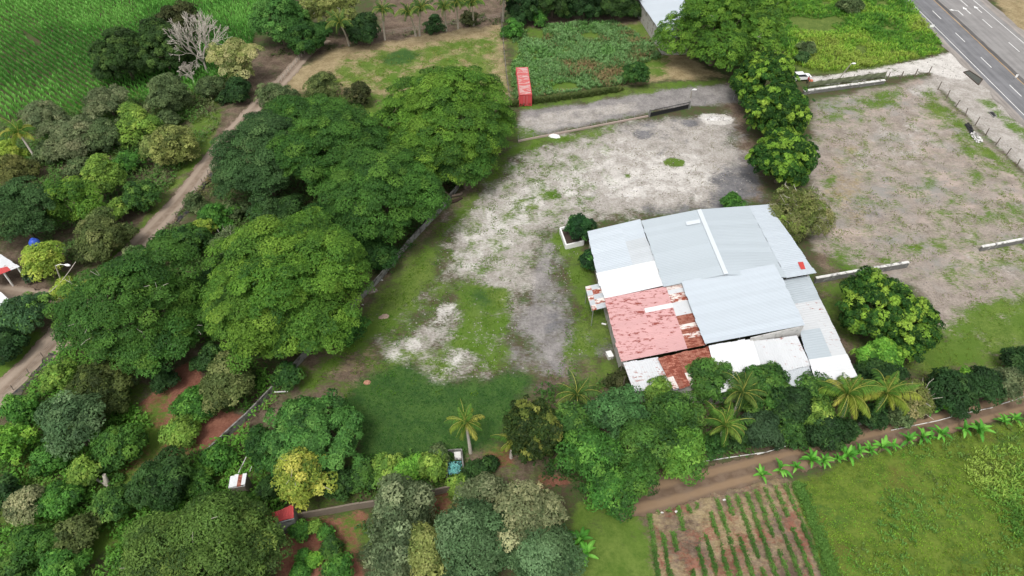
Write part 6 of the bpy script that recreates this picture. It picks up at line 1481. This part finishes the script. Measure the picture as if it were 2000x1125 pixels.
yard_tufts([(985, 300), (1110, 262), (1430, 225), (1480, 390), (1150, 430), (1100, 600), (1180, 700), (1040, 760), (760, 740), (860, 540)], 5.0, 0.10, [(92, 88, 58), (104, 108, 60), (120, 112, 80)], 'yard_weeds', 'sparse dead weed tufts on the pale sand of the yard', 'sand', 1.02)
yard_tufts([(1590, 200), (1815, 150), (2080, 420), (2080, 700), (1800, 700), (1590, 500)], 4.0, 0.10, [(98, 92, 62), (112, 116, 68), (124, 116, 86)], 'lot_weeds', 'sparse dead weed tufts on the worn lot', 'pink', 1.12)
# loose stones on the bare ground
for pts, dens, lab, cmin, cmax in (([(1010, 300), (1430, 228), (1480, 390), (1150, 430), (1100, 600), (1150, 690), (960, 740), (760, 720), (880, 450)], 1.5, 'loose pale stones scattered over the sandy yard', 0.30, 0.62),
        ([(1590, 200), (1815, 155), (2080, 420), (2080, 600), (1800, 600), (1590, 480)], 0.9, 'loose stones scattered over the worn lot', 0.16, 0.45),
        ([(1580, 150), (1850, 105), (2060, 290), (2060, 390), (1815, 150)], 1.2, 'loose stones on the driveway and highway verge', 0.2, 0.6)):
    X, Y = scatter(poly(pts), dens, r); k = vnoise(X, Y, 4, 60) + r.normal(0, 0.15, len(X)) > 0.5; X, Y = X[k], Y[k]; n = len(X)
    base = np.array([(1, 0, 0), (-0.5, 0.87, 0), (-0.5, -0.87, 0), (0, 0, 0.9)]); a = r.uniform(0, 6.28, n); s = r.uniform(0.05, 0.16, n)
    R_ = np.stack([np.stack([np.cos(a), -np.sin(a), 0 * a], 1), np.stack([np.sin(a), np.cos(a), 0 * a], 1), np.stack([0 * a, 0 * a, 1 + 0 * a], 1)], 1)
    V = np.einsum('nij,kj->nki', R_, base) * s[:, None, None] * r.uniform(0.7, 1.3, (n, 4, 1)) + np.stack([X, Y, np.full(n, -0.03)], 1)[:, None, :]
    Q = (np.array([[0, 1, 3], [1, 2, 3], [2, 0, 3]])[None] + 4 * np.arange(n)[:, None, None]).reshape(-1, 3)
    g = r.uniform(cmin, cmax, n); col = np.stack([g, g * 0.95, g * 0.89], 1)
    stuff('loose_stones', lab, 'stones', V.reshape(-1, 3), Q, np.repeat(col, 4, 0))
# crop rows
rows0 = [(1268 + 284 * i / 15, 1004 - 62 * i / 15) for i in range(16)]; rows1 = [(1292 + 362 * i / 15, 1172) for i in range(16)]
for i, (a, b_) in enumerate(zip(rows0, rows1)):
    a = np.array(P(*a)); b_ = np.array(P(*b_)); n = 460; t = r.uniform(0, 1, n); X = a[0] + (b_[0] - a[0]) * t + r.normal(0, 0.13, n); Y = a[1] + (b_[1] - a[1]) * t + r.normal(0, 0.1, n)
    k = vnoise(X * 1.0, Y, 2.2, 30 + i) > (0.34 if i < 6 else 0.18); X, Y = X[k] - a[0], Y[k] - a[1]
    if len(X) == 0: continue
    V, Q, col = blades(X, Y, 5, np.full(len(X), 0.17), 0.045, 0.10, [(76, 112, 52), (92, 130, 60), (110, 144, 72)], None, r, 0.9, 3)
    o = link('crop_row', np_mesh('crop_row', V, Q, col=col), M_GRASS, None, Vector((a[0], a[1], 0)))
    tag(o, 'row of low green crop plants, %s from the weedy pasture border' % ORD[15 - i], 'crop row', 'crop rows on the reddish plot')
# taller weeds edging the plot
w = poly([(1556, 945), (1585, 1010), (1615, 1090), (1645, 1170)]); n = 1300; tt = r.uniform(0, 1, n); d = np.linspace(0, 1, 4)
X = np.interp(tt, d, w[:, 0]) + r.normal(0, 0.35, n); Y = np.interp(tt, d, w[:, 1])
V, Q, col = blades(X, Y, 4, np.full(n, 0.28), 0.06, 0.2, [(70, 108, 50), (92, 130, 58)], None, r, 0.8, 4)
stuff('edge_weeds', 'dark weeds along the border between crop plot and pasture', 'weeds', V, Q, col)
# leafy undergrowth between the trees
def undergrowth(pts, dens, label, cols, hmax=0.8, thr=0.35, avoid=()):
    X, Y = scatter(poly(pts), dens, r); k = vnoise(X, Y, 4, 41) > thr
    for q in avoid: k &= sdist(X, Y, poly(q)) < 0
    X, Y = X[k], Y[k]; n = len(X)
    cn = 9; i = np.repeat(np.arange(n), cn); m = n * cn; hh = hmax * (0.3 + vnoise(X, Y, 4, 41))
    p = np.stack([X[i] + r.normal(0, 0.35, m), Y[i] + r.normal(0, 0.35, m), hh[i] * r.uniform(0.1, 1.0, m)], 1)
    N = r.normal(0, 0.45, (m, 3)) + np.array([0, 0, 1.0])
    V, Q = leaf_cards(p, N, r.uniform(0.25, 0.5, m), r.uniform(0.16, 0.3, m), r)
    cc = np.array([lin(*c, LK) for c in cols]); tn = np.clip(vnoise(X, Y, 5, 43) + r.normal(0, 0.15, n), 0, 0.999) * (len(cc) - 1); lo = np.floor(tn).astype(int); fr = (tn - lo)[:, None]
    col = (cc[lo] * (1 - fr) + cc[np.minimum(lo + 1, len(cc) - 1)] * fr)[i] * r.uniform(0.75, 1.25, (m, 1))
    stuff('undergrowth', label, 'undergrowth', V, Q, np.repeat(col, 3, 0))
RED = [(340, 705), (390, 690), (410, 760), (425, 800), (485, 812), (470, 850), (370, 895), (255, 905), (300, 830), (262, 790)]
undergrowth([(0, 800), (120, 690), (240, 640), (420, 640), (560, 760), (480, 850), (560, 880), (560, 980), (520, 1125), (-40, 1180), (-60, 880)], 3.2, 'low leafy undergrowth around the red clearing', [(62, 96, 42), (80, 122, 48), (96, 148, 54), (106, 132, 64)], 1.5, 0.25, [RED])
undergrowth([(0, 250), (160, 220), (400, 170), (430, 240), (330, 370), (240, 470), (140, 520), (60, 460), (-60, 480)], 2.6, 'low grey-green undergrowth between the corn field and the dirt road', [(70, 92, 50), (92, 116, 66), (78, 124, 50), (104, 112, 74)], 1.4, 0.30)
undergrowth([(430, 300), (420, 420), (300, 500), (240, 540), (420, 560), (480, 470), (760, 540), (900, 370), (960, 260), (700, 200), (560, 190)], 1.8, 'low dark undergrowth beneath the big canopy', [(52, 84, 38), (68, 104, 44), (88, 112, 58)], 1.8, 0.30)
undergrowth([(1050, 760), (1230, 745), (1680, 745), (1790, 800), (1560, 870), (1370, 900), (1330, 930), (1190, 980), (1080, 940), (1010, 900)], 1.8, 'low dark undergrowth beneath the trees in front of the warehouse', [(48, 76, 36), (64, 102, 42), (86, 118, 52)], 1.4, 0.30)
undergrowth([(680, 890), (900, 880), (960, 930), (820, 960), (690, 980), (660, 930)], 1.4, 'low leafy undergrowth beside the roofless pen', [(50, 82, 36), (76, 120, 46), (92, 110, 60)], 0.7, 0.36)
undergrowth([(690, 1010), (820, 990), (1000, 950), (1110, 980), (1120, 1170), (690, 1170)], 1.0, 'low undergrowth beneath the grey garden trees', [(50, 74, 40), (66, 98, 50), (84, 108, 62)], 0.6, 0.45)
undergrowth([(250, 530), (300, 470), (420, 330), (440, 350), (330, 480), (280, 560)], 1.6, 'weedy bank along the ditch of the dirt road', [(116, 104, 70), (92, 112, 62), (76, 106, 50)], 0.5, 0.3)
undergrowth([(0, 830), (110, 700), (200, 640), (240, 700), (130, 790), (30, 900)], 1.6, 'dry brownish weeds below the lower ditch', [(128, 112, 84), (100, 108, 66), (84, 116, 56)], 0.6, 0.3)
undergrowth([(480, 110), (560, 95), (720, 80), (980, 20), (980, 45), (720, 85), (560, 110)], 1.0, 'low undergrowth at the foot of the palm row', [(64, 82, 40), (84, 96, 56)], 0.6, 0.45)
print('LEAF FACES', LEAFCOUNT[0])
print('TRIS', sum(len(m_.loops) - 2 * len(m_.polygons) for m_ in {o.data for o in bpy.data.objects if o.type == 'MESH'}))
